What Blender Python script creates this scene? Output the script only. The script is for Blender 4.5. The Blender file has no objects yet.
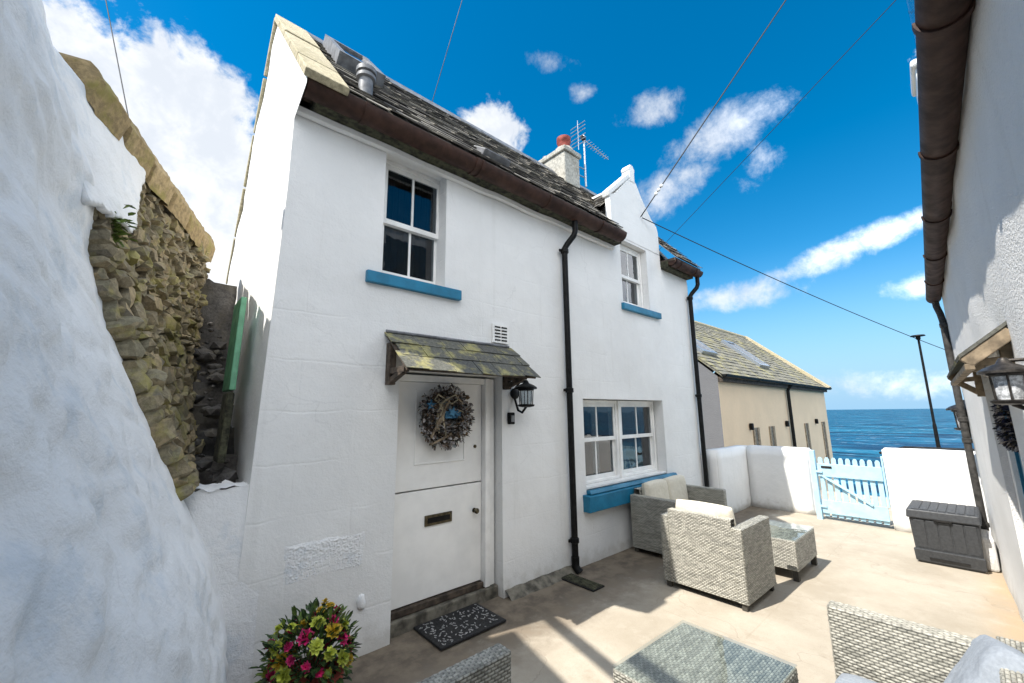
import bpy, bmesh, math, random
import numpy as np
from mathutils import Vector, Matrix, noise

random.seed(7)
PI = math.pi
sc = bpy.context.scene
col = sc.collection

# ------------------------------------------------------------------ camera
F_PX, PITCH, ROLL, YAW = 406.88, 0.17434, -0.01093, 0.84374
EYE = Vector((0, 0, 1.712))
fw = Vector((math.cos(YAW)*math.cos(PITCH), math.sin(YAW)*math.cos(PITCH), math.sin(PITCH)))
r_ = fw.cross(Vector((0, 0, 1))).normalized()
u_ = r_.cross(fw)
cr, sr = math.cos(ROLL), math.sin(ROLL)
rt, up = cr*r_ + sr*u_, -sr*r_ + cr*u_
cam = bpy.data.cameras.new('camera')
cam.sensor_width = 36
cam.lens = F_PX*36/1024
cam.clip_start = 0.02
cam.clip_end = 60000
camo = bpy.data.objects.new('camera', cam)
col.objects.link(camo)
camo.matrix_world = Matrix(((rt.x, up.x, -fw.x, EYE.x), (rt.y, up.y, -fw.y, EYE.y), (rt.z, up.z, -fw.z, EYE.z), (0, 0, 0, 1)))
sc.camera = camo

# ------------------------------------------------------------------ light, sky, exposure
SUN = Vector((0.68, -0.175, -1.0))            # the way the light travels
SUN_EL = math.atan2(1, math.hypot(0.68, 0.175))
SUN_AZ = math.atan2(-0.68, 0.175)
sd = bpy.data.lights.new('sun', 'SUN')
sd.energy = 3.8
sd.angle = math.radians(0.5)
sd.color = (1.0, 0.95, 0.87)
so = bpy.data.objects.new('sun', sd)
col.objects.link(so)
so.rotation_euler = SUN.to_track_quat('-Z', 'Y').to_euler()
sc.view_settings.view_transform = 'Standard'
sc.view_settings.look = 'None'
sc.view_settings.gamma = 1
sc.view_settings.use_curve_mapping = False
sc.view_settings.exposure = 1.12


class NT:
    """small helper around a node tree"""
    def __init__(s, tree):
        s.t = tree
        s.N = tree.nodes
        s.L = tree.links

    def n(s, typ, ins=None, **props):
        nd = s.N.new(typ)
        for k, v in props.items():
            setattr(nd, k, v)
        for k, v in (ins or {}).items():
            s.set(nd.inputs[k], v)
        return nd

    def set(s, sock, v):
        if isinstance(v, bpy.types.NodeSocket):
            s.L.new(v, sock)
        else:
            sock.default_value = v

    def math(s, op, a, b=0.0, clamp=False):
        nd = s.n('ShaderNodeMath', {0: a, 1: b}, operation=op)
        nd.use_clamp = clamp
        return nd.outputs[0]

    def vm(s, op, a, b=None, scale=None):
        nd = s.n('ShaderNodeVectorMath', {0: a}, operation=op)
        if b is not None:
            s.set(nd.inputs[1], b)
        if scale is not None:
            s.set(nd.inputs['Scale'], scale)
        return nd.outputs['Value'] if op in ('DOT_PRODUCT', 'LENGTH', 'DISTANCE') else nd.outputs[0]

    def mix(s, f, a, b):
        nd = s.n('ShaderNodeMix', data_type='RGBA')
        s.set(nd.inputs[0], f)
        s.set(nd.inputs[6], a if isinstance(a, bpy.types.NodeSocket) else (*a, 1)[:4])
        s.set(nd.inputs[7], b if isinstance(b, bpy.types.NodeSocket) else (*b, 1)[:4])
        return nd.outputs[2]

    def ramp(s, f, lo, hi, smooth=True):
        nd = s.n('ShaderNodeMapRange', {0: f, 1: lo, 2: hi, 3: 0.0, 4: 1.0})
        if smooth:
            nd.interpolation_type = 'SMOOTHSTEP'
        return nd.outputs[0]

    def noise(s, vec, scale, detail=4.0, rough=0.55, dist=0.0):
        nd = s.n('ShaderNodeTexNoise', {'Scale': scale, 'Detail': detail, 'Roughness': rough, 'Distortion': dist})
        if vec is not None:
            s.L.new(vec, nd.inputs['Vector'])
        return nd.outputs['Fac']

    def combine(s, x, y, z):
        return s.n('ShaderNodeCombineXYZ', {0: x, 1: y, 2: z}).outputs[0]


def ray_px(x, y):
    """direction in the world of a place in the sky (used for the clouds)"""
    d = rt*((x-512)/F_PX) + up*((341.5-y)/F_PX) + fw
    return d.normalized()


world = bpy.data.worlds.new('World')
sc.world = world
world.use_nodes = True
wt = NT(world.node_tree)
wt.N.clear()
sky = wt.n('ShaderNodeTexSky', sky_type='NISHITA')
sky.sun_disc = False
sky.sun_elevation = SUN_EL
sky.sun_rotation = SUN_AZ
sky.air_density = 1.0
sky.dust_density = 0.25
sky.ozone_density = 2.5
SKY_STRENGTH = 0.12
hsv = wt.n('ShaderNodeHueSaturation', {'Hue': 0.490, 'Saturation': 1.47, 'Value': .73, 'Color': sky.outputs[0]})
geo = wt.n('ShaderNodeNewGeometry')
D = wt.vm('SCALE', geo.outputs['Incoming'], scale=-1.0)
dome = wt.n('ShaderNodeSeparateXYZ', {0: D})
# clouds: soft patches in fixed directions, broken up by noise
CLOUDS = [  # picture place they were seen at (or a direction) -> a fixed direction; half width, half height (radians), tilt, gain
    (150, 190, .30, .30, .25, 1.35), (95, 90, .20, .12, .55, 1.15), (200, 110, .15, .13, .4, 1.15), (60, 320, .35, .3, 0, 1.25),
    (215, 250, .20, .22, 0, 1.6), (225, 165, .10, .12, 0, 1.3), (492, 130, .085, .080, .25, 1.05),
    ((-.25, -.80, .55), .6, .5, 0, 1.7), ((-.75, -.5, .45), .6, .5, 0, 1.5), ((.92, -.40, .55), .35, .3, .3, 1.4), ((-.25, -.35, .95), .5, .4, 0, 1.6)]  # last row: clouds added out of view to brighten the shaded walls
WISPS = [(722, 134, .13, .05, -.25, 1.0), (668, 190, .12, .05, -.45, .9), (650, 110, .07, .035, .2, .75), (580, 92, .03, .02, 0, .7), (760, 165, .06, .04, -.6, .6),
         (850, 248, .24, .030, -.24, 1.05), (735, 297, .14, .035, -.02, 1.1), (915, 286, .06, .024, -.1, .8), (880, 385, .30, .03, 0, .65), (555, 60, .05, .02, .2, .4)]


def blobs(lst):
    mask = None
    for (*cxy, ra, rb, tilt, gain) in lst:
        c = ray_px(*cxy) if len(cxy) == 2 else Vector(cxy[0]).normalized()
        e1 = c.cross(Vector((0, 0, 1))).normalized()
        e2 = e1.cross(c)
        a1 = e1*math.cos(tilt) - e2*math.sin(tilt)
        a2 = e1*math.sin(tilt) + e2*math.cos(tilt)
        q = wt.vm('SUBTRACT', D, tuple(c))
        da = wt.math('MULTIPLY', wt.vm('DOT_PRODUCT', q, tuple(a1)), 1/ra)
        db = wt.math('MULTIPLY', wt.vm('DOT_PRODUCT', q, tuple(a2)), 1/rb)
        dc = wt.math('MULTIPLY', wt.vm('DOT_PRODUCT', q, tuple(c)), 1.6/max(ra, rb))
        ln = wt.vm('LENGTH', wt.combine(da, db, dc))
        m = wt.math('MULTIPLY', wt.math('SUBTRACT', 1.0, wt.math('POWER', ln, 1.6)), gain)
        mask = m if mask is None else wt.math('MAXIMUM', mask, m)
    return mask


big = wt.noise(D, 7.0, 10.0, 0.60, 0.35)
fin = wt.noise(D, 24.0, 7.0, 0.62, 0.3)
nz = wt.math('ADD', wt.math('MULTIPLY', wt.math('SUBTRACT', big, 0.5), 2.3), wt.math('MULTIPLY', wt.math('SUBTRACT', fin, 0.5), 1.2))
cov1 = wt.ramp(wt.math('ADD', blobs(CLOUDS), nz), 0.16, 0.62)
wn = wt.noise(D, 17.0, 12.0, 0.68, 0.15)
nz2 = wt.math('ADD', wt.math('MULTIPLY', wt.math('SUBTRACT', wn, 0.5), 2.6), wt.math('MULTIPLY', wt.math('SUBTRACT', big, 0.5), .8))
cov2 = wt.math('MULTIPLY', wt.ramp(wt.math('ADD', blobs(WISPS), nz2), 0.0, 1.5), .85)
cov = wt.math('MAXIMUM', cov1, cov2)
sh_a = wt.noise(wt.vm('ADD', D, (.03, .01, .05)), 6.5, 8.0, .6, .4)
sh_b = wt.noise(wt.vm('ADD', D, (.3, .1, .05)), 19.0, 6.0, .6, .3)
shade = wt.ramp(wt.math('ADD', wt.math('MULTIPLY', sh_a, .65), wt.math('MULTIPLY', sh_b, .35)), 0.40, 0.60)
ccol = wt.mix(shade, (3.25, 3.45, 3.75), (4.35, 4.42, 4.5))
away = wt.ramp(wt.vm('DOT_PRODUCT', D, (.15, -.95, .28)), -.05, .35)     # unseen clouds behind the viewer, boosted as fill light
ccol = wt.vm('SCALE', ccol, scale=wt.math('ADD', 1.0, wt.math('MULTIPLY', away, 2.0)))
hz = wt.ramp(dome.outputs[2], -0.02, 0.34)
haze_col = wt.mix(hz, (1.5, 2.62, 3.7), hsv.outputs[0])
skyc = wt.mix(wt.math('MULTIPLY', cov, 0.98), haze_col, ccol)
bg = wt.n('ShaderNodeBackground', {'Color': skyc, 'Strength': SKY_STRENGTH})
out = wt.n('ShaderNodeOutputWorld', {'Surface': bg.outputs[0]})


# ------------------------------------------------------------------ materials
def mat(name):
    m = bpy.data.materials.new(name)
    m.use_nodes = True
    t = NT(m.node_tree)
    b = m.node_tree.nodes['Principled BSDF']
    return m, t, b


def coords(t, kind='Object'):
    return t.n('ShaderNodeTexCoord').outputs[kind]


def gpos(t):
    return t.n('ShaderNodeNewGeometry').outputs['Position']


def bump(t, b, h, strength=0.3, dist=0.01):
    nd = t.n('ShaderNodeBump', {'Strength': strength, 'Distance': dist, 'Height': h})
    t.L.new(nd.outputs[0], b.inputs['Normal'])
    return nd


def simple(name, c, rough=0.6, var=0.12, scale=12.0, bmp=0.0, metal=0.0, spec=None):
    m, t, b = mat(name)
    p = coords(t)
    n = t.noise(p, scale, 5, .6)
    c2 = tuple(max(0, x*(1-var*2.2)) for x in c)
    c3 = tuple(min(1, x*(1+var)) for x in c)
    t.set(b.inputs['Base Color'], t.mix(t.ramp(n, .3, .7), c2, c3))
    t.set(b.inputs['Roughness'], t.n('ShaderNodeMapRange', {0: n, 1: .3, 2: .7, 3: min(1, rough+.1), 4: max(.03, rough-.08)}).outputs[0])
    b.inputs['Metallic'].default_value = metal
    if spec is not None:
        b.inputs['Specular IOR Level'].default_value = spec
    if bmp:
        bump(t, b, t.noise(p, scale*4, 4, .6), bmp, .004)
    return m


def plaster(name, c, grain, gs, course=False, dirt=0.5, blue=0.0):
    """lime-washed masonry: uneven coats, grain, faint joints and dirt near the ground"""
    m, t, b = mat(name)
    p = gpos(t)
    n1 = t.noise(p, 1.4, 6, .6)
    n2 = t.noise(p, 9, 5, .6)
    n3 = t.noise(p, gs, 3, .7)
    base = t.mix(t.ramp(n1, .35, .7), tuple(x*.93 for x in c), c)
    base = t.mix(t.math('MULTIPLY', t.ramp(n2, .55, .75), .16), base, tuple(x*.80 for x in c))
    # thin vertical run-off stains
    sp = t.n('ShaderNodeSeparateXYZ', {0: p})
    st = t.noise(t.combine(t.math('MULTIPLY', sp.outputs[0], 9.0), t.math('MULTIPLY', sp.outputs[1], 9.0), t.math('MULTIPLY', sp.outputs[2], .6)), 1.0, 4, .6)
    base = t.mix(t.math('MULTIPLY', t.ramp(st, .56, .78), .22), base, (c[0]*.72, c[1]*.71, c[2]*.68))
    if blue:    # bluish tint in random patches
        nb_ = t.noise(p, 3.2, 6, .68)
        base = t.mix(t.math('MULTIPLY', t.ramp(nb_, .52, .68), blue), base, (.46, .54, .62))
    if dirt:
        z = t.math('ADD', sp.outputs[2], t.math('MULTIPLY', t.math('SUBTRACT', n2, .5), .5))
        d = t.math('MULTIPLY', t.math('SUBTRACT', 1.0, t.ramp(z, -.05, .20)), dirt)
        base = t.mix(d, base, (c[0]*.55, c[1]*.52, c[2]*.46))
    wob = t.vm('ADD', p, t.vm('SCALE', t.n('ShaderNodeTexNoise', {'Vector': p, 'Scale': 3.0, 'Detail': 6}).outputs['Color'], scale=.35))
    vo = t.n('ShaderNodeTexVoronoi', {'Vector': wob, 'Scale': 1.1}, feature='DISTANCE_TO_EDGE')
    hair = t.math('MULTIPLY', t.math('SUBTRACT', 1.0, t.ramp(vo.outputs['Distance'], .001, .006)), t.ramp(n1, .5, .62))
    base = t.mix(t.math('MULTIPLY', hair, .16), base, tuple(x*.5 for x in c))
    chip = t.ramp(t.noise(p, 21, 6, .74), .70, .735)
    base = t.mix(t.math('MULTIPLY', chip, .6), base, (c[0]*.55, c[1]*.55, c[2]*.55))
    t.set(b.inputs['Base Color'], base)
    b.inputs['Roughness'].default_value = .82
    b.inputs['Specular IOR Level'].default_value = .25
    h = t.math('ADD', t.math('MULTIPLY', n3, grain), t.math('MULTIPLY', n2, .9))
    h = t.math('ADD', h, t.math('MULTIPLY', n1, 1.6))
    if course:
        q = t.combine(t.math('ADD', sp.outputs[0], t.math('MULTIPLY', n2, .03)), t.math('ADD', sp.outputs[2], t.math('MULTIPLY', n1, .10)), 0.0)
        br = t.n('ShaderNodeTexBrick', {'Vector': q, 'Scale': 1.0, 'Mortar Size': .012, 'Mortar Smooth': .9, 'Brick Width': .82, 'Row Height': .36})
        h = t.math('SUBTRACT', h, t.math('MULTIPLY', t.math('MULTIPLY', br.outputs['Fac'], t.ramp(n1, .4, .6)), .22))
    bump(t, b, h, .55, .012)
    return m


WHITE = (.80, .795, .775)
M = {}
M['house_white'] = plaster('house limewash', WHITE, .35, 60, True)
M['gable_white'] = plaster('gable limewash', WHITE, .5, 40)
M['lump_white'] = plaster('lumpy limewash', (.82, .82, .815), 1.0, 30, dirt=.2, blue=.42)
M['yard_white'] = plaster('yard wall limewash', WHITE, .3, 50)
M['harl_white'] = plaster('harled limewash', (.82, .815, .80), 4.5, 70, dirt=.5)
M['harl_beige'] = plaster('beige render', (.76, .58, .39), 1.2, 30, dirt=0)
M['harl_shade'] = plaster('shade painted harling', (.16, .16, .165), 2.0, 40, dirt=0)  # shade on the shore house gable painted in as a dark base colour
M['trim'] = simple('white painted wood', (.84, .83, .80), .38, .05, 5, .05)
M['door_white'] = simple('door paint', (.86, .845, .81), .42, .04, 3, .04)
M['blue'] = simple('blue masonry paint', (.008, .17, .30), .5, .10, 6, .1)
M['teal_door'] = simple('blue door paint', (.02, .16, .26), .4, .08, 5, .05)
M['gate_blue'] = simple('pale blue paint', (.42, .66, .80), .5, .07, 8, .1)
M['black'] = simple('black iron paint', (.007, .007, .007), .5, .3, 20, .1, spec=.2)
M['brown_iron'] = simple('rusted brown gutter', (.052, .025, .017), .6, .22, 9, .3, spec=.25)
M['grey_pipe'] = simple('weathered grey pipe', (.055, .052, .048), .6, .25, 18, .1, spec=.25)
M['bronze'] = simple('aged bronze metal', (.06, .053, .047), .42, .3, 40, .1, metal=.6)
M['steel'] = simple('galvanised aluminium', (.50, .52, .54), .35, .15, 30, 0, metal=.9)
M['dark'] = simple('dark recess', (.012, .011, .010), .9, .2)
M['room'] = simple('room interior', (.05, .046, .042), .9, .2, 3)
M['curtain'] = simple('white net curtain', (.62, .62, .60), .9, .1, 30)
M['lead'] = simple('grey lead', (.17, .175, .185), .5, .2, 12, .1)
M['cream_fabric'] = simple('cream cushion fabric', (.66, .61, .50), .95, .05, 60, .12)
M['grey_fabric'] = simple('grey cushion fabric', (.26, .29, .33), .95, .06, 70, .15)
M['box_plastic'] = simple('grey resin', (.042, .045, .049), .55, .12, 40, .25)
M['timber_old'] = simple('weathered timber', (.30, .23, .15), .75, .25, 14, .3)
M['timber_dark'] = simple('dark timber', (.07, .05, .035), .75, .3, 14, .3)
M['terracotta'] = simple('terracotta', (.30, .055, .035), .7, .25, 10, .2)
M['green_board'] = simple('green painted board', (.10, .30, .17), .5, .12, 9, .15)
M['moss_board'] = simple('mossy board', (.055, .055, .030), .9, .4, 18, .4)
M['rubber'] = simple('black rubber', (.010, .010, .011), .7, .3, 60, .4)
M['mat_mark'] = simple('pale mat marking', (.36, .36, .35), .7, .2, 60)
M['brass'] = simple('dull brass', (.09, .075, .045), .4, .25, 30, .1, metal=.7)
M['rope'] = simple('jute rope', (.42, .36, .25), .9, .15, 80, .2)
M['star_blue'] = simple('blue felt', (.06, .20, .34), .8, .2, 40)
M['leaf'] = simple('leaf green', (.045, .095, .022), .55, .45, 30)
M['leaf_light'] = simple('light leaf green', (.13, .20, .035), .5, .3, 30)
M['flower_pink'] = simple('magenta petal', (.70, .025, .17), .55, .3, 20)
M['flower_red'] = simple('red petal', (.72, .02, .07), .55, .3, 20)
M['flower_lime'] = simple('lime yellow petal', (.55, .60, .08), .55, .25, 20)
M['flower_yellow'] = simple('yellow petal', (.62, .42, .03), .55, .25, 20)
M['cable'] = simple('black cable', (.015, .015, .016), .6, .1)


def stone_mat(name, cols, lichen=(.25, .22, .08), lic=.5, sc_=7.0):
    """stones: each loose piece gets its own tint, plus lichen and grain"""
    m, t, b = mat(name)
    g = t.n('ShaderNodeNewGeometry')
    p = g.outputs['Position']
    rnd = g.outputs['Random Per Island']
    cr_ = t.n('ShaderNodeValToRGB', {0: rnd})
    el = cr_.color_ramp.elements
    for i, c in enumerate(cols):
        e = el[i] if i < 2 else el.new(0.5)
        e.color = (*c, 1)
    for i, e in enumerate(sorted(range(len(cols)))):
        el[i].position = i/(len(cols)-1)
    for i, c in enumerate(cols):
        el[i].color = (*c, 1)
    n = t.noise(p, sc_, 6, .65)
    nf = t.noise(p, sc_*6, 5, .7)
    base = t.mix(t.ramp(nf, .3, .7), t.vm('SCALE', cr_.outputs[0], scale=.62), t.vm('SCALE', cr_.outputs[0], scale=1.22))
    base = t.mix(t.math('MULTIPLY', t.ramp(n, .48, .66), lic), base, lichen)
    t.set(b.inputs['Base Color'], base)
    b.inputs['Roughness'].default_value = .85
    b.inputs['Specular IOR Level'].default_value = .3
    bump(t, b, t.math('ADD', n, t.math('MULTIPLY', nf, .6)), .7, .012)
    return m


M['rubble'] = stone_mat('lichen rubble stone', [(.18, .155, .105), (.28, .23, .145), (.21, .19, .13), (.34, .265, .155), (.15, .135, .105)], (.31, .28, .07), .62, 5)
M['coping'] = stone_mat('lichen sandstone', [(.36, .26, .13), (.30, .22, .11), (.40, .30, .16)], (.24, .21, .05), .75, 4)
M['dark_stone'] = stone_mat('dark damp stone', [(.075, .072, .070), (.13, .12, .11), (.05, .05, .05)], (.16, .14, .10), .45, 6)
M['slate'] = stone_mat('grey slate', [(.08, .075, .072), (.14, .13, .12), (.22, .205, .18), (.10, .095, .09), (.28, .26, .22)], (.30, .28, .22), .5, 9)
M['slate_far'] = stone_mat('lichen grey roof slate', [(.17, .16, .13), (.21, .20, .16), (.14, .135, .115), (.24, .225, .17)], (.30, .27, .11), .75, 2.2)
M['skew'] = stone_mat('yellow sandstone', [(.42, .37, .24), (.46, .40, .27), (.38, .33, .22)], (.25, .22, .11), .35, 6)
M['slate_canopy'] = stone_mat('lichen canopy slate', [(.10, .10, .09), (.13, .13, .11), (.085, .088, .085)], (.42, .38, .14), .58, 7)
M['chimney'] = stone_mat('weathered stone chimney', [(.40, .38, .33), (.44, .42, .36)], (.19, .17, .13), .6, 4)

# concrete yard
m, t, b = mat('worn concrete')
p = gpos(t)
n1 = t.noise(p, .9, 7, .62)
n2 = t.noise(p, 5, 7, .65)
n3 = t.noise(p, 70, 4, .7)
base = t.mix(t.ramp(n1, .34, .66), (.33, .287, .225), (.43, .383, .312))
base = t.mix(t.math('MULTIPLY', t.ramp(n2, .50, .72), .5), base, (.46, .415, .345))
base = t.mix(t.math('MULTIPLY', t.ramp(n3, .55, .8), .35), base, (.20, .165, .125))
sp = t.n('ShaderNodeSeparateXYZ', {0: p})
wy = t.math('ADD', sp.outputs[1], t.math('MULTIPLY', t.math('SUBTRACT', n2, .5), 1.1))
damp = t.math('MULTIPLY', t.ramp(wy, 2.2, 2.8), .88)          # stained strip by the cottage, darkened to paint in its shade
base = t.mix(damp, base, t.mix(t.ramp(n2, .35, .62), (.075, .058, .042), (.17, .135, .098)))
cr2 = t.n('ShaderNodeTexVoronoi', {'Vector': t.vm('ADD', p, t.vm('SCALE', t.n('ShaderNodeTexNoise', {'Vector': p, 'Scale': 2.0, 'Detail': 5}).outputs['Color'], scale=.7)), 'Scale': .62}, feature='DISTANCE_TO_EDGE')
crack = t.math('SUBTRACT', 1.0, t.ramp(cr2.outputs['Distance'], .001, .006))
base = t.mix(t.math('MULTIPLY', crack, .16), base, (.13, .10, .075))
rust = t.math('MULTIPLY', t.math('SUBTRACT', 1.0, t.ramp(t.math('ADD', sp.outputs[1], t.math('MULTIPLY', n2, .25)), .12, .42)), t.ramp(n1, .3, .6))
base = t.mix(t.math('MULTIPLY', rust, .55), base, (.42, .25, .10))
spk = t.ramp(t.noise(p, 150, 3, .75), .60, .72)
base = t.mix(t.math('MULTIPLY', spk, .6), base, (.16, .13, .10))
stn = t.ramp(t.noise(t.vm('ADD', p, (4.0, 2.0, 0)), 2.3, 8, .7), .56, .70)
base = t.mix(t.math('MULTIPLY', stn, .38), base, (.26, .21, .15))
jy = t.math('ABSOLUTE', t.math('SUBTRACT', t.math('ADD', sp.outputs[1], t.math('MULTIPLY', n2, .03)), 1.43))
jx = t.math('ABSOLUTE', t.math('SUBTRACT', t.math('FRACT', t.math('MULTIPLY', t.math('ADD', sp.outputs[0], t.math('MULTIPLY', n2, .03)), 1/2.4)), .5))
jo = t.math('SUBTRACT', 1.0, t.ramp(t.math('MINIMUM', jy, t.math('MULTIPLY', jx, 2.4)), .003, .010))
base = t.mix(t.math('MULTIPLY', t.math('MULTIPLY', jo, t.ramp(n2, .40, .6)), .25), base, (.22, .18, .13))
t.set(b.inputs['Base Color'], base)
b.inputs['Roughness'].default_value = .88
b.inputs['Specular IOR Level'].default_value = .25
bump(t, b, t.math('SUBTRACT', t.math('ADD', t.math('MULTIPLY', n3, .35), n2), t.math('MULTIPLY', crack, .3)), .5, .01)
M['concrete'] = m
M['step'] = simple('worn stone step', (.15, .135, .105), .85, .3, 10, .5)
M['earth'] = simple('shore rock', (.16, .14, .10), .9, .3, 1.2, .5)

# sea
m, t, b = mat('sea water')
p = gpos(t)
sp = t.n('ShaderNodeSeparateXYZ', {0: p})
q = t.combine(t.math('MULTIPLY', sp.outputs[0], .10), t.math('MULTIPLY', sp.outputs[1], .035), 0.0)
w1 = t.noise(q, 1.6, 8, .62)
w2 = t.noise(t.combine(t.math('MULTIPLY', sp.outputs[0], .55), t.math('MULTIPLY', sp.outputs[1], .25), 0.0), 1.5, 6, .65)
w3 = t.noise(t.combine(t.math('MULTIPLY', sp.outputs[0], .012), t.math('MULTIPLY', sp.outputs[1], .004), 0.0), 1.3, 5, .6)
base = t.mix(t.ramp(w1, .42, .58), (.001, .018, .045), (.010, .125, .21))
base = t.mix(t.math('MULTIPLY', t.ramp(w3, .4, .65), .5), base, (.004, .05, .12))
foam = t.math('MULTIPLY', t.ramp(t.math('ADD', w2, t.math('MULTIPLY', w1, .35)), .76, .86), .5)
base = t.mix(foam, base, (.55, .62, .66))
t.set(b.inputs['Base Color'], base)
b.inputs['Roughness'].default_value = .45
b.inputs['Specular IOR Level'].default_value = .10
bump(t, b, t.math('ADD', w1, t.math('MULTIPLY', w2, .35)), .9, 1.0)
M['sea'] = m


def glass_mat(name, tint, refl=1.0):
    m = bpy.data.materials.new(name)
    m.use_nodes = True
    t = NT(m.node_tree)
    t.N.clear()
    fr = t.n('ShaderNodeFresnel', {'IOR': 1.65})
    p = gpos(t)
    bm_ = t.n('ShaderNodeBump', {'Strength': .06, 'Distance': .02, 'Height': t.noise(p, 5, 2)})
    tr = t.n('ShaderNodeBsdfTransparent', {'Color': (*tint, 1)})
    gl = t.n('ShaderNodeBsdfGlossy', {'Color': (.95, .97, 1, 1), 'Roughness': .01, 'Normal': bm_.outputs[0]})
    front = t.math('SUBTRACT', 1.0, t.n('ShaderNodeNewGeometry').outputs['Backfacing'])
    mx = t.n('ShaderNodeMixShader', {0: t.math('MULTIPLY', t.math('MULTIPLY', fr.outputs[0], refl, True), front), 1: tr.outputs[0], 2: gl.outputs[0]})
    t.n('ShaderNodeOutputMaterial', {'Surface': mx.outputs[0]})
    return m


M['pane'] = glass_mat('window glass', (.62, .66, .68), 1.15)
M['table_glass'] = glass_mat('table glass', (.90, .93, .93), 1.0)
m, t, b = mat('frosted lantern glass')
b.inputs['Base Color'].default_value = (.62, .64, .66, 1)
b.inputs['Roughness'].default_value = .35
n = t.noise(coords(t), 55, 4, .7)
t.set(b.inputs['Base Color'], t.mix(t.ramp(n, .4, .62), (.30, .31, .32), (.72, .74, .76)))
bump(t, b, n, .6, .004)
M['frosted'] = m


def wicker_mat(name, c0, c1, c2):
    m, t, b = mat(name)
    uv = t.n('ShaderNodeUVMap').outputs[0]
    sp = t.n('ShaderNodeSeparateXYZ', {0: uv})
    rv = t.math('MULTIPLY', sp.outputs[1], 1/HR)
    row = t.math('FLOOR', rv)
    cell = t.math('ADD', t.math('MULTIPLY', sp.outputs[0], 1/WL), t.math('MULTIPLY', row, .5))
    w = t.n('ShaderNodeTexWhiteNoise', {'Vector': t.combine(row, t.math('FLOOR', t.math('MULTIPLY', cell, .25)), 0.0)}, noise_dimensions='2D').outputs[0]
    w2 = t.n('ShaderNodeTexWhiteNoise', {'Vector': t.combine(row, t.math('FLOOR', cell), 3.0)}, noise_dimensions='3D').outputs[0]
    n2 = t.noise(t.combine(t.math('MULTIPLY', sp.outputs[0], 160.0), t.math('MULTIPLY', sp.outputs[1], 500.0), 0.0), 1.0, 2, .6)
    base = t.mix(t.math('MULTIPLY', w, .8), c0, c1)
    base = t.mix(t.math('MULTIPLY', t.ramp(w2, .35, .95), .6), base, c2)
    base = t.mix(t.math('MULTIPLY', t.ramp(n2, .4, .7), .3), base, tuple(x*.6 for x in c0))
    # shade of the gaps painted in: between the strands, and where a strand dives under a stake
    gv = t.ramp(t.math('ABSOLUTE', t.math('SUBTRACT', t.math('FRACT', rv), .5)), .38, .48)
    gu = t.ramp(t.math('ABSOLUTE', t.math('SUBTRACT', t.math('FRACT', cell), .5)), .20, .06)
    gu = t.math('SUBTRACT', 1.0, t.ramp(t.math('ABSOLUTE', t.math('SUBTRACT', t.math('FRACT', cell), .5)), .05, .16))
    gap = t.math('MAXIMUM', t.math('MULTIPLY', gv, .75), t.math('MULTIPLY', gu, .55))
    base = t.mix(gap, base, (.045, .042, .036))
    t.set(b.inputs['Base Color'], base)
    b.inputs['Roughness'].default_value = .5
    b.inputs['Specular IOR Level'].default_value = .35
    return m


HR, WL = .014, .036       # pitch of the woven strands and stakes
M['wicker'] = wicker_mat('grey cream wicker', (.22, .215, .185), (.40, .385, .33), (.54, .52, .45))
M['wicker_dark'] = simple('dark wicker core', (.06, .055, .045), .8, .2)


# ------------------------------------------------------------------ geometry helpers
ORG = {}


def obj_from(name, verts, faces, mat_, parent=None, smooth=False, bevel=0, uvs=None, mats=None, fm=None):
    me = bpy.data.meshes.new(name)
    o = bpy.data.objects.new(name, me)
    org = Vector((0, 0, 0))
    if parent is not None:
        org = ORG.get(parent.name, org)
        ORG[o.name] = org
        o.parent = parent
    me.from_pydata([tuple(Vector(v)-org) for v in verts], [], faces)
    me.materials.append(mat_)
    for x in (mats or []):
        me.materials.append(x)
    if fm:
        me.polygons.foreach_set('material_index', fm)
    if uvs is not None:
        ul = me.uv_layers.new(name='UVMap')
        li = np.zeros(len(me.loops), dtype=np.int32)
        me.loops.foreach_get('vertex_index', li)
        ul.data.foreach_set('uv', np.asarray(uvs, dtype=np.float32)[li].ravel())
    me.update()
    if smooth:
        me.shade_smooth()
        if smooth != 'all':
            me.set_sharp_from_angle(angle=math.radians(26 if name == 'stonework' else 40))
    col.objects.link(o)
    if bevel:
        md = o.modifiers.new('bevel', 'BEVEL')
        md.width = bevel
        md.segments = 2
        md.limit_method = 'ANGLE'
        md.angle_limit = math.radians(50)
    return o


def thing(name, label, cat, loc=(0, 0, 0), group=None, kind=None, rotz=0):
    o = bpy.data.objects.new(name, None)
    o.empty_display_size = .1
    col.objects.link(o)
    o.location = loc
    o.rotation_euler = (0, 0, rotz)
    ORG[o.name] = Vector(loc) if rotz == 0 else Vector((0, 0, 0))
    tag(o, label, cat, group, kind)
    return o


def local_thing(name, label, cat, group=None):
    """a thing whose parts are modelled round its own origin"""
    o = thing(name, label, cat, (0, 0, 0), group)
    return o


def tag(o, label=None, cat=None, group=None, kind=None):
    if label:
        o['label'] = label
    if cat:
        o['category'] = cat
    if group:
        o['group'] = group
    if kind:
        o['kind'] = kind
    return o


def copy_tree(o, parent=None):
    c = o.copy()
    col.objects.link(c)
    if parent is not None:
        c.parent = parent
    for ch in list(o.children):
        copy_tree(ch, c)
    return c


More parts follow.
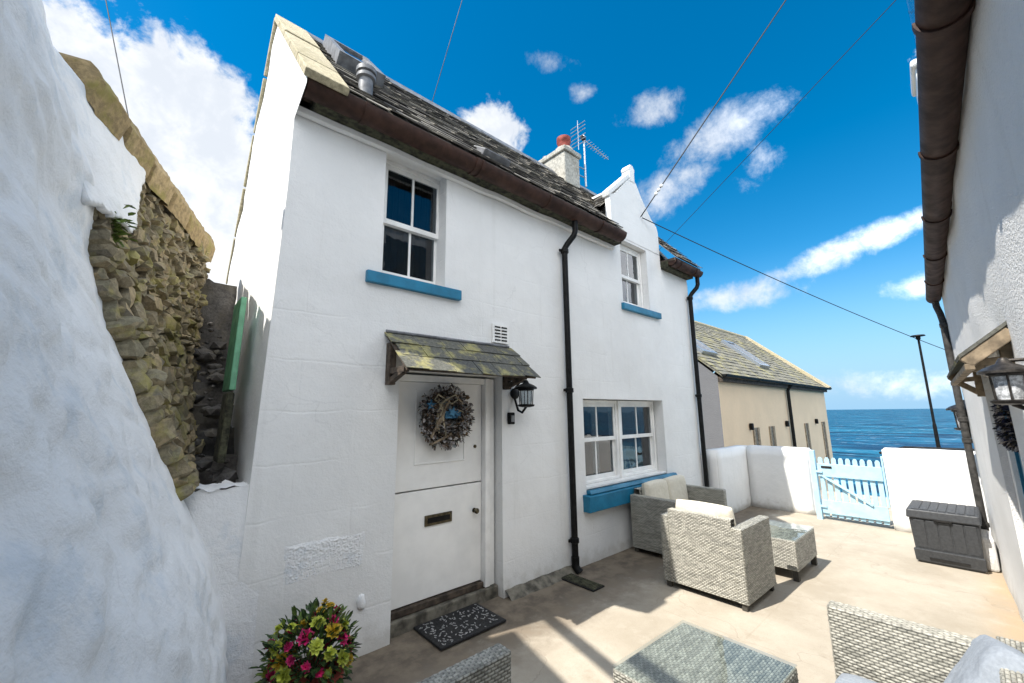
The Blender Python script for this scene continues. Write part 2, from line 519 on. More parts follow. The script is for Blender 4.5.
class MB:
    def __init__(s):
        s.v, s.f = [], []

    def add(s, vs, fs):
        k = len(s.v)
        s.v += [Vector(v) for v in vs]
        s.f += [tuple(i+k for i in f) for f in fs]
        return s

    def box(s, x0, x1, y0, y1, z0, z1):
        v = [(x, y, z) for z in (z0, z1) for (x, y) in ((x0, y0), (x1, y0), (x1, y1), (x0, y1))]
        return s.add(v, [(3, 2, 1, 0), (4, 5, 6, 7), (0, 1, 5, 4), (1, 2, 6, 5), (2, 3, 7, 6), (3, 0, 4, 7)])

    def hexa(s, c8):
        return s.add(c8, [(3, 2, 1, 0), (4, 5, 6, 7), (0, 1, 5, 4), (1, 2, 6, 5), (2, 3, 7, 6), (3, 0, 4, 7)])

    def bar(s, a, b, w, h, upv=(0, 0, 1)):
        a, b = Vector(a), Vector(b)
        d = (b-a).normalized()
        side = d.cross(Vector(upv))
        if side.length < 1e-4:
            side = d.cross(Vector((1, 0, 0)))
        side.normalize()
        u = side.cross(d)
        c = []
        for q in (a, b):
            c += [q-side*w/2-u*h/2, q+side*w/2-u*h/2, q+side*w/2+u*h/2, q-side*w/2+u*h/2]
        return s.hexa(c)

    def prism(s, poly, f0, f1):
        """poly: list of 2-d points; f0, f1 map a 2-d point to the two end planes"""
        n = len(poly)
        vs = [f0(*q) for q in poly] + [f1(*q) for q in poly]
        fs = [tuple(range(n-1, -1, -1)), tuple(range(n, 2*n))]
        fs += [(i, (i+1) % n, n+(i+1) % n, n+i) for i in range(n)]
        return s.add(vs, fs)

    def tube(s, path, r, n=10, caps=True):
        path = [Vector(q) for q in path]
        rs = r if isinstance(r, (list, tuple)) else [r]*len(path)
        rings = []
        ref = None
        for i, q in enumerate(path):
            d = (path[min(i+1, len(path)-1)] - path[max(i-1, 0)]).normalized()
            if ref is None:
                ref = d.orthogonal().normalized()
            ref = (ref - d*ref.dot(d))
            if ref.length < 1e-5:
                ref = d.orthogonal()
            ref.normalize()
            e2 = d.cross(ref)
            rings.append([q + (ref*math.cos(2*PI*k/n) + e2*math.sin(2*PI*k/n))*rs[i] for k in range(n)])
        vs = [v for rg in rings for v in rg]
        fs = []
        for i in range(len(path)-1):
            for k in range(n):
                fs.append((i*n+k, i*n+(k+1) % n, (i+1)*n+(k+1) % n, (i+1)*n+k))
        if caps:
            fs.append(tuple(range(n-1, -1, -1)))
            fs.append(tuple((len(path)-1)*n+k for k in range(n)))
        return s.add(vs, fs)

    def lathe(s, prof, c, n=16, axis=None):
        c = Vector(c)
        vs, fs = [], []
        for (r, z) in prof:
            for k in range(n):
                a = 2*PI*k/n
                q = Vector((r*math.cos(a), r*math.sin(a), z))
                if axis is not None:
                    q = axis @ q
                vs.append(c+q)
        for i in range(len(prof)-1):
            for k in range(n):
                fs.append((i*n+k, i*n+(k+1) % n, (i+1)*n+(k+1) % n, (i+1)*n+k))
        fs.append(tuple(range(n-1, -1, -1)))
        fs.append(tuple((len(prof)-1)*n+k for k in range(n)))
        return s.add(vs, fs)

    def ico(s, c, rx, ry, rz, sub=2, rough=0.0, mtx=None, seed=0, block=0):
        bm = bmesh.new()
        bmesh.ops.create_icosphere(bm, subdivisions=sub, radius=1)
        bm.verts.ensure_lookup_table()
        vs = []
        for v in bm.verts:
            q = v.co.copy()
            if rough:
                q *= 1 + rough*noise.noise(q*1.3 + Vector((seed*3.1, seed*1.7, seed)))
            if block:
                q = Vector([math.copysign(abs(w_)**block, w_) for w_ in q])*.86
            q = Vector((q.x*rx, q.y*ry, q.z*rz))
            if mtx is not None:
                q = mtx @ q
            vs.append(Vector(c)+q)
        fs = [tuple(v.index for v in f.verts) for f in bm.faces]
        bm.free()
        return s.add(vs, fs)

    def grid(s, fn, nu, nv, closed=False):
        vs = [fn(i/nu, j/nv) for j in range(nv+1) for i in range(nu+1)]
        fs = [(j*(nu+1)+i, j*(nu+1)+i+1, (j+1)*(nu+1)+i+1, (j+1)*(nu+1)+i) for j in range(nv) for i in range(nu)]
        return s.add(vs, fs)

    def build(s, name, mat_, parent=None, smooth=False, bevel=0):
        return obj_from(name, s.v, s.f, mat_, parent, smooth, bevel)


def fbm(x, y, z, s=1.0, o=3):
    return noise.fractal(Vector((x*s, y*s, z*s)), 1.0, 2.0, o)


def lerp(a, b, t_):
    return a + (b-a)*t_


def polyl(pts, t_):
    """piecewise linear through (t, value...)"""
    for a, b in zip(pts, pts[1:]):
        if t_ <= b[0] or b is pts[-1]:
            k = (t_-a[0])/(b[0]-a[0])
            return [lerp(x, y, k) for x, y in zip(a[1:], b[1:])]


# ------------------------------------------------------------------ setting: ground, shore, sea
def terrain(u, v):
    x = -40 + 66*u
    y = -45 + 90*v
    z = -.03
    if x > 11.3:
        k = min(1, (x-11.3)/4.5)
        z = -.03 - 5.2*(k*k*(3-2*k)) + .25*fbm(x, y, 0, .7)*min(1, k*3)
    return (x, y, z)


g = MB().grid(terrain, 160, 60).build('ground', M['earth'], smooth='all')
tag(g, 'rocky ground falling to the sea behind the yard', kind='structure')


def yard(u, v):
    x = -2.2 + 10.8*u
    y = -.75 + 5.0*v
    return (x, y, .006*fbm(x, y, 2, .9) - .002)


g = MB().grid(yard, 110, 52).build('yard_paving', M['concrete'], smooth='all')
tag(g, 'pale worn concrete paving of the courtyard', kind='structure')
g = MB().box(8.6, 11.2, -6, 3.6, -.4, -.015).build('path', M['concrete'])
tag(g, 'concrete path between yard wall and shore', kind='structure')
g = MB().add([(12, -30000, -4.1), (50000, -30000, -4.1), (50000, 30000, -4.1), (12, 30000, -4.1)], [(0, 1, 2, 3)]).build('sea', M['sea'])
tag(g, 'deep blue sea with small waves out to the horizon', kind='structure')

# ------------------------------------------------------------------ the cottage
cot = thing('cottage', 'white limewashed cottage with slate roof, blue sills and a wallhead dormer', 'cottage', (3.8, 3.2, 0))
YF, XL, XR, ZE = 3.2, .52, 7.12, 4.10
OPEN = [(1.57, 2.70, -.1, 2.08), (1.36, 2.00, 2.90, 4.06), (4.00, 5.93, .80, 1.88), (5.02, 5.76, 3.28, 4.27)]


def cuts(lo, hi, marks, step):
    xs = sorted(set([lo, hi] + [q for q in marks if lo < q < hi]))
    res = [xs[0]]
    for a, b in zip(xs, xs[1:]):
        n = max(1, int(round((b-a)/step)))
        res += [a + (b-a)*k/n for k in range(1, n+1)]
    return res


def lean(x, z):
    return .028*min(max(z, 0), 3.4)*max(0, 1-(x-XL)/.9)


def fy(x, z):
    edge = min([1.0] + [max(abs(x-(a+b)/2)-(b-a)/2, abs(z-(c+d)/2)-(d-c)/2)/.12 for a, b, c, d in OPEN])
    edge = max(0, edge)
    base = .028*max(0, .25-z)*max(0, 1)  # slight splay at the foot
    return YF - base*.6 + .012*fbm(x, 0, z, 1.1, 4)*edge + .004*fbm(x, 7, z, 5, 3)*edge


xs = cuts(XL, XR, [q for o in OPEN for q in o[:2]] + [4.80, 6.20], .06)
zs = cuts(-.1, 4.30, [q for o in OPEN for q in o[2:]] + [ZE], .06)
w = MB()
idx = {}


def vid(i, j):
    if (i, j) not in idx:
        x, z = xs[i], zs[j]
        idx[(i, j)] = len(w.v)
        w.v.append(Vector((x + lean(x, z), fy(x, z), z)))
    return idx[(i, j)]


def solid(i, j):
    if not (0 <= i < len(xs)-1 and 0 <= j < len(zs)-1):
        return False
    xm, zm = (xs[i]+xs[i+1])/2, (zs[j]+zs[j+1])/2
    if zm > ZE and not (4.80 < xm < 6.20):
        return False
    return not any(a < xm < b and c < zm < d for a, b, c, d in OPEN)


for i in range(len(xs)-1):
    for j in range(len(zs)-1):
        if solid(i, j):
            w.f.append((vid(i, j), vid(i+1, j), vid(i+1, j+1), vid(i, j+1)))
for (a, b, c, d) in OPEN:      # reveals
    yb = 3.46
    for (p0, p1) in (((a, c), (a, d)), ((a, d), (b, d)), ((b, d), (b, c)), ((b, c), (a, c))):
        n = 8
        for k in range(n):
            q0 = [lerp(p0[0], p1[0], k/n), lerp(p0[1], p1[1], k/n)]
            q1 = [lerp(p0[0], p1[0], (k+1)/n), lerp(p0[1], p1[1], (k+1)/n)]
            w.add([(q0[0]+lean(*q0), YF, q0[1]), (q1[0]+lean(*q1), YF, q1[1]), (q1[0]+lean(*q1), yb, q1[1]), (q0[0]+lean(*q0), yb, q0[1])], [(0, 1, 2, 3)])
# back of the wall, so that no light leaks
fwall = w.build('front_wall', M['house_white'], cot, smooth=True)

APY, APZ, BY, BZ = 4.50, 5.96, 6.12, 3.45


def gable_pt(u, v):
    z = lerp(-.1, APZ, v)
    y0 = YF if z < 3.98 else (lerp(YF, 2.90, min(1, (z-3.98)/.10)) if z < 4.15 else lerp(2.90, APY, (z-4.15)/(APZ-4.15)))
    y1 = BY if z < BZ else lerp(BY, APY, (z-BZ)/(APZ-BZ))
    y = lerp(y0, y1, u)
    return (XL + .028*min(max(z, 0), 3.4) + .022*fbm(3, y, z, 1.1, 4)*min(1, u*8) + .006*fbm(1, y, z, 6, 3)*min(1, u*8), y, z)


MB().grid(gable_pt, 60, 110).build('gable_wall', M['gable_white'], cot, smooth='all')
prof = [(YF+.01, -.1), (BY, -.1), (BY, BZ), (APY, APZ), (YF+.01, 4.15)]
MB().prism(prof, lambda y, z: (XR-.25, y, z), lambda y, z: (XR, y, z)).build('end_wall', M['gable_white'], cot)
MB().box(XL+.1, XR, BY-.02, BY+.2, -.1, BZ).build('rear_wall', M['gable_white'], cot)
# dark rooms behind the windows
for nm, a, b, c, d in (('room', .9, 2.9, 2.5, 4.05), ('room', 3.5, 6.6, .4, 2.2), ('room', 4.7, 6.2, 2.9, 4.25)):
    o = MB()
    y0, y1 = 3.47, 5.0
    o.add([(a, y0, c), (b, y0, c), (b, y1, c), (a, y1, c), (a, y0, d), (b, y0, d), (b, y1, d), (a, y1, d)], [(0, 1, 2, 3), (7, 6, 5, 4), (1, 5, 6, 2), (3, 2, 6, 7), (0, 3, 7, 4)])
    o.build(nm, M['room'], cot)

# base course to the right of the door
MB().grid(lambda u, v: (2.72 + 1.0*u, YF - [.0, .035, .075, .12][min(3, int(v*3+.01))] - .012*fbm(u*6, 0, 0, 1) * (0 < v < 1), [.065, .055, .02, -.02][min(3, int(v*3+.01))] + .012*fbm(u*9, 2, 0, 1)), 24, 3).build('base_course', M['step'], cot, smooth=True)
# patch of rough cast left of the door
pt = MB()
pt.grid(lambda u, v: (.79 + .55*u, YF - .004 - (.006 + .005*fbm(u*30, v*15, 3, 1.6, 3))*min(1, 12*min(u, 1-u, v, 1-v)), .60 + .25*v + .008*fbm(u*5, v, 8, 1)), 130, 64)
pt.build('render_patch', M['lump_white'], cot, smooth='all')

# ------ roof
SL = math.atan2(APZ-4.24+.02, APY-2.95)
roof = MB()
ED0, ED1 = Vector((0, 2.93, 4.20)), Vector((0, APY, APZ+.02))
BK1 = Vector((0, BY+.12, BZ-.1))
for (xa, xb, k0) in ((XL+.11, 4.79, 0), (4.79, 6.21, .26), (6.21, XR+.05, 0)):
    e_ = ED0.lerp(ED1, k0)
    roof.add([(xa, e_.y, e_.z), (xb, e_.y, e_.z), (xb, ED1.y, ED1.z), (xa, ED1.y, ED1.z)], [(0, 1, 2, 3)])
roof.add([(XL+.11, ED1.y, ED1.z), (XR+.05, ED1.y, ED1.z), (XR+.05, BK1.y, BK1.z), (XL+.11, BK1.y, BK1.z)], [(0, 1, 2, 3)])


def slates(mb, o, ax, ay, nrm, L, H, w_, h_, seed=1, th=.012, skip=None, keep=None):
    """courses of overlapping slates on a plane: o corner, ax along the eave, ay up the slope"""
    rnd = random.Random(seed)
    o, ax, ay, nrm = Vector(o), Vector(ax).normalized(), Vector(ay).normalized(), Vector(nrm).normalized()
    rows = int(math.ceil(H/h_))
    for r in range(rows):
        x = -(r % 2)*w_*.5
        while x < L:
            ww = w_*rnd.uniform(.85, 1.12)
            a, b = max(0, x), min(L, x+ww-.006)
            x += ww
            if b-a < .02:
                continue
            y0 = r*h_ + rnd.uniform(-.012, .012)
            y1 = min(H, y0+h_*1.35)
            if skip and skip(a, b, y0, y1):
                continue
            t0 = th*rnd.uniform(1.2, 2.6)
            c = []
            for (px, py, pz) in ((a, y0, t0), (b, y0, t0+rnd.uniform(-.004, .004)), (b, y1, .003), (a, y1, .003)):
                c.append(o+ax*px+ay*py+nrm*(pz-.010))
            for (px, py, pz) in ((a, y0, t0), (b, y0, t0), (b, y1, .003), (a, y1, .003)):
                c.append(o+ax*px+ay*py+nrm*pz)
            mb.hexa(c)
    return mb


ay = (ED1-ED0)
nrm = Vector((1, 0, 0)).cross(ay)
DORM = (4.75, 6.25)
rh = ay.length


def skipd(a, b, y0, y1):
    xa, xb = a+XL+.36, b+XL+.36
    return xb > 4.74 and xa < 6.22 and y0 < .62 + .75*max(0, 1-abs((xa+xb)/2-5.48)/.75)


slates(roof, (XL+.36, ED0.y, ED0.z+.01), (1, 0, 0), ay, nrm, XR+.04-XL-.36, rh, .20, .125, 3, .012, skipd)
rf = roof.build('roof', M['slate'], cot)
# ridge tiles
MB().prism([(-.12, -.13), (0, .035), (.12, -.13), (.10, -.15), (0, 0), (-.10, -.15)], lambda y, z: (XL+.34, APY+y, APZ+.05+z), lambda y, z: (XR+.08, APY+y, APZ+.05+z)).build('ridge', M['lead'], rf)
# skew stones on the near gable
rs = random.Random(4)
skew = MB()
for k in range(5):
    for side in (0, 1):
        a0, a1 = k/5+.004, (k+1)/5-.004
        e0, e1 = (Vector((0, 2.86, 4.14)), Vector((0, APY, APZ+.035))) if side == 0 else (Vector((0, BY+.1, BZ-.06)), Vector((0, APY, APZ+.06)))
        d = e1-e0
        n_ = Vector((1, 0, 0)).cross(d).normalized()*(1 if side == 0 else -1)
        p0, p1 = e0+d*a0, e0+d*a1
        th = .028 + rs.uniform(0, .014)
        x0, x1 = XL+.07, XL+.385
        c = []
        for off in (-.03, th):
            for (x, q) in ((x0, p0), (x1, p0), (x1, p1), (x0, p1)):
                zz = q+n_*off
                c.append((x, zz.y, zz.z))
        skew.hexa(c)
skew.build('gable_coping', M['skew'], rf, bevel=.008)
# rooflight
sl = MB()
ud, vd, nd = Vector((1, 0, 0)), ay.normalized(), nrm.normalized()
o0 = ED0 + vd*1.20 + Vector((1.03, 0, 0))
for (a, b, c, d, h) in ((0, .07, 0, .86, .14), (.40, .47, 0, .86, .14), (.07, .40, 0, .07, .14), (.07, .40, .79, .86, .14)):
    sl.hexa([o0+ud*x+vd*y+nd*hh for hh in (-.02, h) for (x, y) in ((a, c), (b, c), (b, d), (a, d))])
sk = sl.build('skylight', M['lead'], rf)
MB().hexa([o0+ud*x+vd*y+nd*hh for hh in (.07, .115) for (x, y) in ((.07, .07), (.40, .07), (.40, .79), (.07, .79))]).build('pane', M['pane'], sk)
# flue terminal
fl = MB()
fb = ED0 + vd*.34 + Vector((1.13, 0, 0))
fl.lathe([(.060, -.1), (.060, .13), (.082, .14), (.082, .17), (.066, .175), (.066, .19), (.086, .195), (.086, .235), (.03, .25)], fb, 18)
fl.build('roof_flue', M['lead'], rf, smooth=True)
# raised slate vent
vb = ED0 + vd*.22 + Vector((2.34, 0, 0))
MB().hexa([vb+ud*x+vd*y+nd*h for (x, y, h) in ((0, 0, 0), (.36, 0, 0), (.36, .25, 0), (0, .25, 0), (0, 0, .09), (.36, 0, .09), (.36, .25, .03), (0, .25, .03))]).build('roof_vent', M['lead'], rf, bevel=.01)

# ------ eaves: ledge, gutter and brackets
MB().grid(lambda u, v: (lerp(XL+.10, 4.80, u), [YF-.005, YF-.05, YF-.05, YF-.02][min(3, int(v*3+.01))] + .004*fbm(u*20, 1, 1, 1), [4.02, 4.025, 4.07, 4.075][min(3, int(v*3+.01))] + .010*fbm(u*9, 5, 1, 1)), 90, 3).build('eaves_ledge', M['house_white'], cot, smooth=True)
MB().box(XL+.2, 4.82, YF-.16, YF+.05, 4.075, 4.19).build('eaves_course', M['moss_board'], cot, bevel=.01)


def gutter(name, x0, x1, y, z, r, mat_, par, joints, axis='x', dirv=None):
    pr = []
    n = 12
    for k in range(n+1):
        a = PI + PI*k/n
        pr.append((r*math.cos(a), r*math.sin(a)))
    for k in range(n+1):
        a = 2*PI - PI*k/n
        pr.append(((r-.012)*math.cos(a), (r-.012)*math.sin(a)))
    d = Vector(dirv) if dirv else Vector((1, 0, 0))
    sd_ = Vector((-d.y, d.x, 0))
    o = Vector((0, y, z)) if not dirv else Vector(y)
    g_ = MB()
    P = lambda s_, q: tuple(o + d*s_ + sd_*q[0] + Vector((0, 0, q[1])))
    g_.prism(pr, lambda a, b: P(x0, (a, b)), lambda a, b: P(x1, (a, b)))
    half = pr[:n+1]
    for xx in (x0, x1-.006):
        g_.prism(half, lambda a, b: P(xx, (a, b)), lambda a, b: P(xx+.006, (a, b)))
    gg = g_.build(name, mat_, par, smooth=True)
    for s_ in joints:
        j_ = MB()
        big_ = [((r+.009)*math.cos(PI+PI*k/n), (r+.009)*math.sin(PI+PI*k/n)) for k in range(n+1)] + [((r+.001)*math.cos(2*PI-PI*k/n), (r+.001)*math.sin(2*PI-PI*k/n)) for k in range(n+1)]
        j_.prism(big_, lambda a, b: P(s_, (a, b)), lambda a, b: P(s_+.035, (a, b)))
        j_.build('gutter_bracket', mat_, gg, smooth=True)
    return gg


gutter('gutter', XL+.105, 4.74, 3.00, 4.17, .105, M['brown_iron'], cot, (1.05, 2.15, 2.22, 3.2, 4.2))
MB().box(XL+.11, 4.74, 3.02, 3.16, 4.135, 4.165).build('eaves_board', M['timber_dark'], cot)
gutter('gutter', 6.22, 7.20, 3.01, 4.165, .090, M['brown_iron'], cot, (6.4, 6.95))
MB().box(6.21, XR, YF-.13, YF+.05, 4.06, 4.19).build('eaves_course', M['moss_board'], cot, bevel=.01)


def downpipe(name, x, ztop, zbot, y, yg, par, side=0, r=.036, m_=None):
    m_ = m_ or M['black']
    d = MB()
    path = [(x+side, yg, ztop), (x+side, yg, ztop-.14), (x+side*.9, yg+.02, ztop-.20), (x+side*.3, lerp(yg, y, .75), ztop-.30), (x, y, ztop-.36), (x, y, ztop-.46), (x, y, 1.6), (x, y, zbot+.12)]
    d.tube(path, r, 14)
    dp = d.build(name, m_, par, smooth=True)
    for z in (ztop-.42, (ztop+zbot)/2-.1, zbot+.30):
        c = MB()
        c.lathe([(r+.004, 0), (r+.013, .006), (r+.013, .05), (r+.004, .056)], (x, y, z), 14)
        c.box(x-.075, x+.075, y+.012, y+.028, z+.015, z+.045)
        c.build('pipe_collar', m_, dp, smooth=True)
    s_ = MB().tube([(x, y, zbot+.16), (x, y, zbot+.06), (x+.01, y-.05, zbot+.01)], r+.008, 12)
    s_.build('shoe', m_, dp, smooth=True)
    return dp


downpipe('downpipe', 3.68, 4.08, .0, 3.135, 3.02, cot, .08)
downpipe('downpipe', 7.06, 4.09, .0, 3.135, 3.02, cot, .10)

MB().box(6.215, XR+.03, 2.945, 3.2, 4.158, 4.205).build('eaves_board', M['timber_dark'], cot)
# ------ dormer gable
DG = [(4.82, 4.302), (6.20, 4.302), (6.20, 4.70), (6.16, 4.80), (6.0, 4.90), (5.85, 5.05), (5.70, 5.23), (5.60, 5.38), (5.56, 5.40), (5.38, 5.40), (4.96, 4.98), (4.82, 4.92)]
dm = MB().prism(DG, lambda x, z: (x, YF-.004, z), lambda x, z: (x, YF+.09, z)).build('dormer', M['house_white'], cot, bevel=.012)
MB().prism([(5.40, 5.36), (5.545, 5.36), (5.545, 5.55), (5.56, 5.56), (5.56, 5.60), (5.51, 5.66), (5.44, 5.66), (5.385, 5.60), (5.385, 5.56), (5.40, 5.55)], lambda x, z: (x, YF-.012, z), lambda x, z: (x, YF+.13, z)).build('finial', M['gable_white'], dm, bevel=.02)
# coping of the dormer gable
cp = MB()
for (a, b) in (((4.80, 4.93), (5.40, 5.46)), ):
    cp.hexa([(a[0], YF-.02, a[1]-.05), (a[0], YF+.11, a[1]-.05), (b[0], YF+.11, b[1]-.05), (b[0], YF-.02, b[1]-.05), (a[0]-.03, YF-.02, a[1]+.03), (a[0]-.03, YF+.11, a[1]+.03), (b[0]-.03, YF+.11, b[1]+.03), (b[0]-.03, YF-.02, b[1]+.03)])
cp.build('coping', M['gable_white'], dm, bevel=.015)
# dormer roof running back into the main slope
dr = MB()
RX, RZ0 = 5.47, 5.36
yb_ = 2.93 + (RZ0-4.20)/math.tan(SL)
eL, eR, EZ = 4.70, 6.22, 4.72
ybe = 2.93 + (EZ-4.20)/math.tan(SL)
dr.add([(eL, YF+.08, EZ), (RX, YF+.08, RZ0), (RX, yb_+.05, RZ0), (eL, ybe+.05, EZ)], [(0, 1, 2, 3)])
dr.add([(eR, YF+.08, EZ), (RX, YF+.08, RZ0), (RX, yb_+.05, RZ0), (eR, ybe+.05, EZ)], [(3, 2, 1, 0)])
s2 = Vector((RX-eL, 0, RZ0-EZ))


def skl(a, b, y0, y1):
    yy = YF+.10 + (a+b)/2
    lim = lerp(ybe, yb_, min(1, y0/s2.length))
    return yy > lim+.12


slates(dr, (eL, YF+.115, EZ+.01), (0, 1, 0), s2, Vector((0, 1, 0)).cross(s2)*-1, 1.1, s2.length, .16, .12, 9, .010, skl)
dr.build('dormer_roof', M['slate'], dm)
MB().tube([(RX, YF+.1, RZ0+.02), (RX, yb_+.1, RZ0+.02)], .045, 8).build('dormer_ridge', M['gable_white'], dm, smooth=True)
# slatted cheek under the dormer roof
ck = MB()
for k in range(4):
    z0 = 4.28 + .11*k
    ck.box(4.828, 4.85, YF+.135, YF+.75, z0, z0+.095)
ck.build('cheek_boards', M['gable_white'], dm, bevel=.004)
MB().box(4.852, 4.90, YF+.095, YF+.8, 4.22, 4.76).build('cheek_back', M['dark'], dm)
MB().box(4.80, 4.826, YF+.095, YF+.13, 4.25, 4.74).build('cheek_post', M['black'], dm)

# ------ chimney
ch = MB().box(5.02, 5.43, 4.20, 5.04, 5.45, 6.27).build('chimney', M['chimney'], cot, bevel=.02)
MB().box(4.99, 5.46, 4.17, 5.07, 6.27, 6.36).build('chimney_cap', M['chimney'], ch, bevel=.015)
MB().lathe([(.13, 0), (.13, .05), (.11, .07), (.115, .2), (.13, .22), (.13, .30), (.10, .30), (.09, .1)], (5.225, 4.38, 6.38), 18).build('chimney_pot', M['terracotta'], ch, smooth=True)
MB().lathe([(.10, 0), (.10, .12), (.08, .16), (.08, .14), (.05, .1)], (5.225, 4.82, 6.36), 18).build('chimney_pot', M['lead'], ch, smooth=True)
MB().lathe([(.19, 0), (.16, .09), (.13, .10)], (5.225, 4.38, 6.355), 14).build('flaunching', M['chimney'], ch, smooth=True)

# ------ windows
def sash_window(name, a, b, c, d, y, par, split, panes=2, fr=.045, mull=None):
    """vertical sliding sash: outer frame, two sashes with a bar, glass"""
    fm_ = MB()
    fm_.box(a, a+fr, y, y+.08, c, d).box(b-fr, b, y, y+.08, c, d).box(a+fr, b-fr, y, y+.08, d-fr, d).box(a+fr, b-fr, y, y+.08, c, c+fr*.8)
    W_ = fm_.build(name, M['trim'], par, bevel=.004)
    for (z0, z1, yo) in ((split-.02, d-fr, .012), (c+fr*.8, split+.02, .045)):
        s_ = MB()
        st = .038
        x0, x1 = a+fr, b-fr
        s_.box(x0, x0+st, y+yo, y+yo+.03, z0, z1).box(x1-st, x1, y+yo, y+yo+.03, z0, z1)
        s_.box(x0+st, x1-st, y+yo, y+yo+.03, z1-.042, z1).box(x0+st, x1-st, y+yo, y+yo+.03, z0, z0+.05)
        for k in range(1, panes):
            xm = lerp(x0+st, x1-st, k/panes)
            s_.box(xm-.011, xm+.011, y+yo+.004, y+yo+.026, z0+.05, z1-.042)
        S_ = s_.build('sash', M['trim'], W_, bevel=.003)
        MB().box(x0+st, x1-st, y+yo+.012, y+yo+.017, z0+.05, z1-.042).build('pane', M['pane'], W_)
    return W_


def sill(x0, x1, y0, y1, z0, z1, par):
    return MB().hexa([(x0, y0, z0), (x1, y0, z0), (x1, y1, z0), (x0, y1, z0), (x0, y0, z1-.012), (x1, y0, z1-.012), (x1, y1, z1), (x0, y1, z1)]).build('sill', M['blue'], par, bevel=.006)


W1 = sash_window('window', 1.37, 2.06, 2.905, 4.06, 3.33, cot, 3.45)
sill(1.235, 2.165, 3.155, 3.33, 2.79, 2.90, W1)
MB().box(1.40, 2.02, 3.49, 3.495, 2.95, 4.0).grid(lambda u, v: (1.4+.6*u, 3.50 + .02*math.sin(u*60), 2.95+1.05*v), 90, 2).build('curtain', M['dark'], W1)
W2 = sash_window('window', 4.02, 4.93, .83, 1.87, 3.345, cot, 1.36)
W3 = sash_window('window', 4.965, 5.91, .83, 1.87, 3.345, cot, 1.36)
MB().box(4.93, 4.965, 3.325, 3.44, .83, 1.87).build('mullion', M['trim'], W2, bevel=.004)
MB().box(4.0, 5.93, 3.22, 3.345, .802, .83).build('sub_sill', M['trim'], W2, bevel=.004)
sl_ = sill(3.93, 6.13, 3.10, 3.23, .57, .76, W2)
MB().hexa([(4.0, 3.13, .762), (6.10, 3.13, .762), (6.10, 3.34, .762), (4.0, 3.34, .762), (4.0, 3.15, .80), (6.10, 3.15, .80), (6.10, 3.34, .80), (4.0, 3.34, .80)]).build('sill', M['blue'], W2, bevel=.004)
cu = MB()
for (a, b) in ((4.06, 4.20), (4.62, 4.76), (5.02, 5.26)):
    cu.grid(lambda u, v: (a+(b-a)*u, 3.56 + .018*math.sin(u*22), .83+1.05*v), 30, 2)
cu.build('curtain', M['curtain'], W2, smooth='all')
MB().box(4.3, 4.5, 3.6, 3.75, .85, 1.05).build('ornament', M['dark'], W2, bevel=.02)
MB().lathe([(.05, 0), (.08, .06), (.07, .16), (.025, .22), (.03, .3)], (5.45, 3.62, .86), 14).build('ornament', M['star_blue'], W3, smooth=True)
W4 = sash_window('window', 5.03, 5.75, 3.29, 4.26, 3.30, cot, 3.75)
sill(4.96, 6.02, 3.15, 3.30, 3.17, 3.275, W4)
MB().grid(lambda u, v: (5.06+.16*u, 3.52 + .015*math.sin(u*22), 3.3+.9*v), 20, 2).build('curtain', M['curtain'], W4, smooth='all')

# ------ stable door
dr_y = 3.335
fr = MB().box(2.545, 2.60, 3.27, 3.40, .11, 2.06).box(2.60, 2.68, 3.305, 3.42, .10, 2.06).box(1.575, 2.545, 3.285, 3.40, 2.0, 2.06).box(1.575, 1.61, 3.29, 3.40, .13, 2.0)
door = fr.build('door', M['trim'], cot, bevel=.005)
lo = MB().box(1.612, 2.541, dr_y, dr_y+.05, .165, 1.05).build('lower_leaf', M['door_white'], door, bevel=.004)
ul = MB().box(1.612, 2.541, dr_y, dr_y+.05, 1.062, 1.998)
up_l = ul.build('upper_leaf', M['door_white'], door, bevel=.004)
pm = MB()
for (a, b, c, d) in ((1.80, 2.34, 1.27, 1.285), (1.80, 2.34, 1.925, 1.94), (1.80, 1.815, 1.285, 1.925), (2.325, 2.34, 1.285, 1.925)):
    pm.box(a, b, dr_y-.008, dr_y+.002, c, d)
pm.build('panel_moulding', M['door_white'], door, bevel=.004)
lb = MB().box(1.92, 2.20, dr_y-.012, dr_y+.001, .745, .835).build('letterbox', M['brass'], door, bevel=.004)
MB().box(1.945, 2.175, dr_y-.018, dr_y-.0125, .768, .812).build('flap', M['black'], lb, bevel=.003)
kn = MB().lathe([(.022, 0), (.022, .006), (.009, .008), (.009, .028), (.024, .036), (.026, .05), (.015, .062)], (2.455, dr_y, .80), 16, Matrix.Rotation(PI/2, 3, 'X')).build('knob', M['brass'], door, smooth=True)
MB().lathe([(.016, 0), (.016, .010), (.008, .012)], (2.46, dr_y, 1.395), 14, Matrix.Rotation(PI/2, 3, 'X')).build('lock', M['brass'], door, smooth=True)
MB().box(1.574, 2.698, 3.265, 3.42, -.02, .10).build('doorstep', M['step'], door, bevel=.012)
MB().box(1.612, 2.545, 3.30, 3.40, .106, .155).build('threshold', M['timber_dark'], door, bevel=.004)

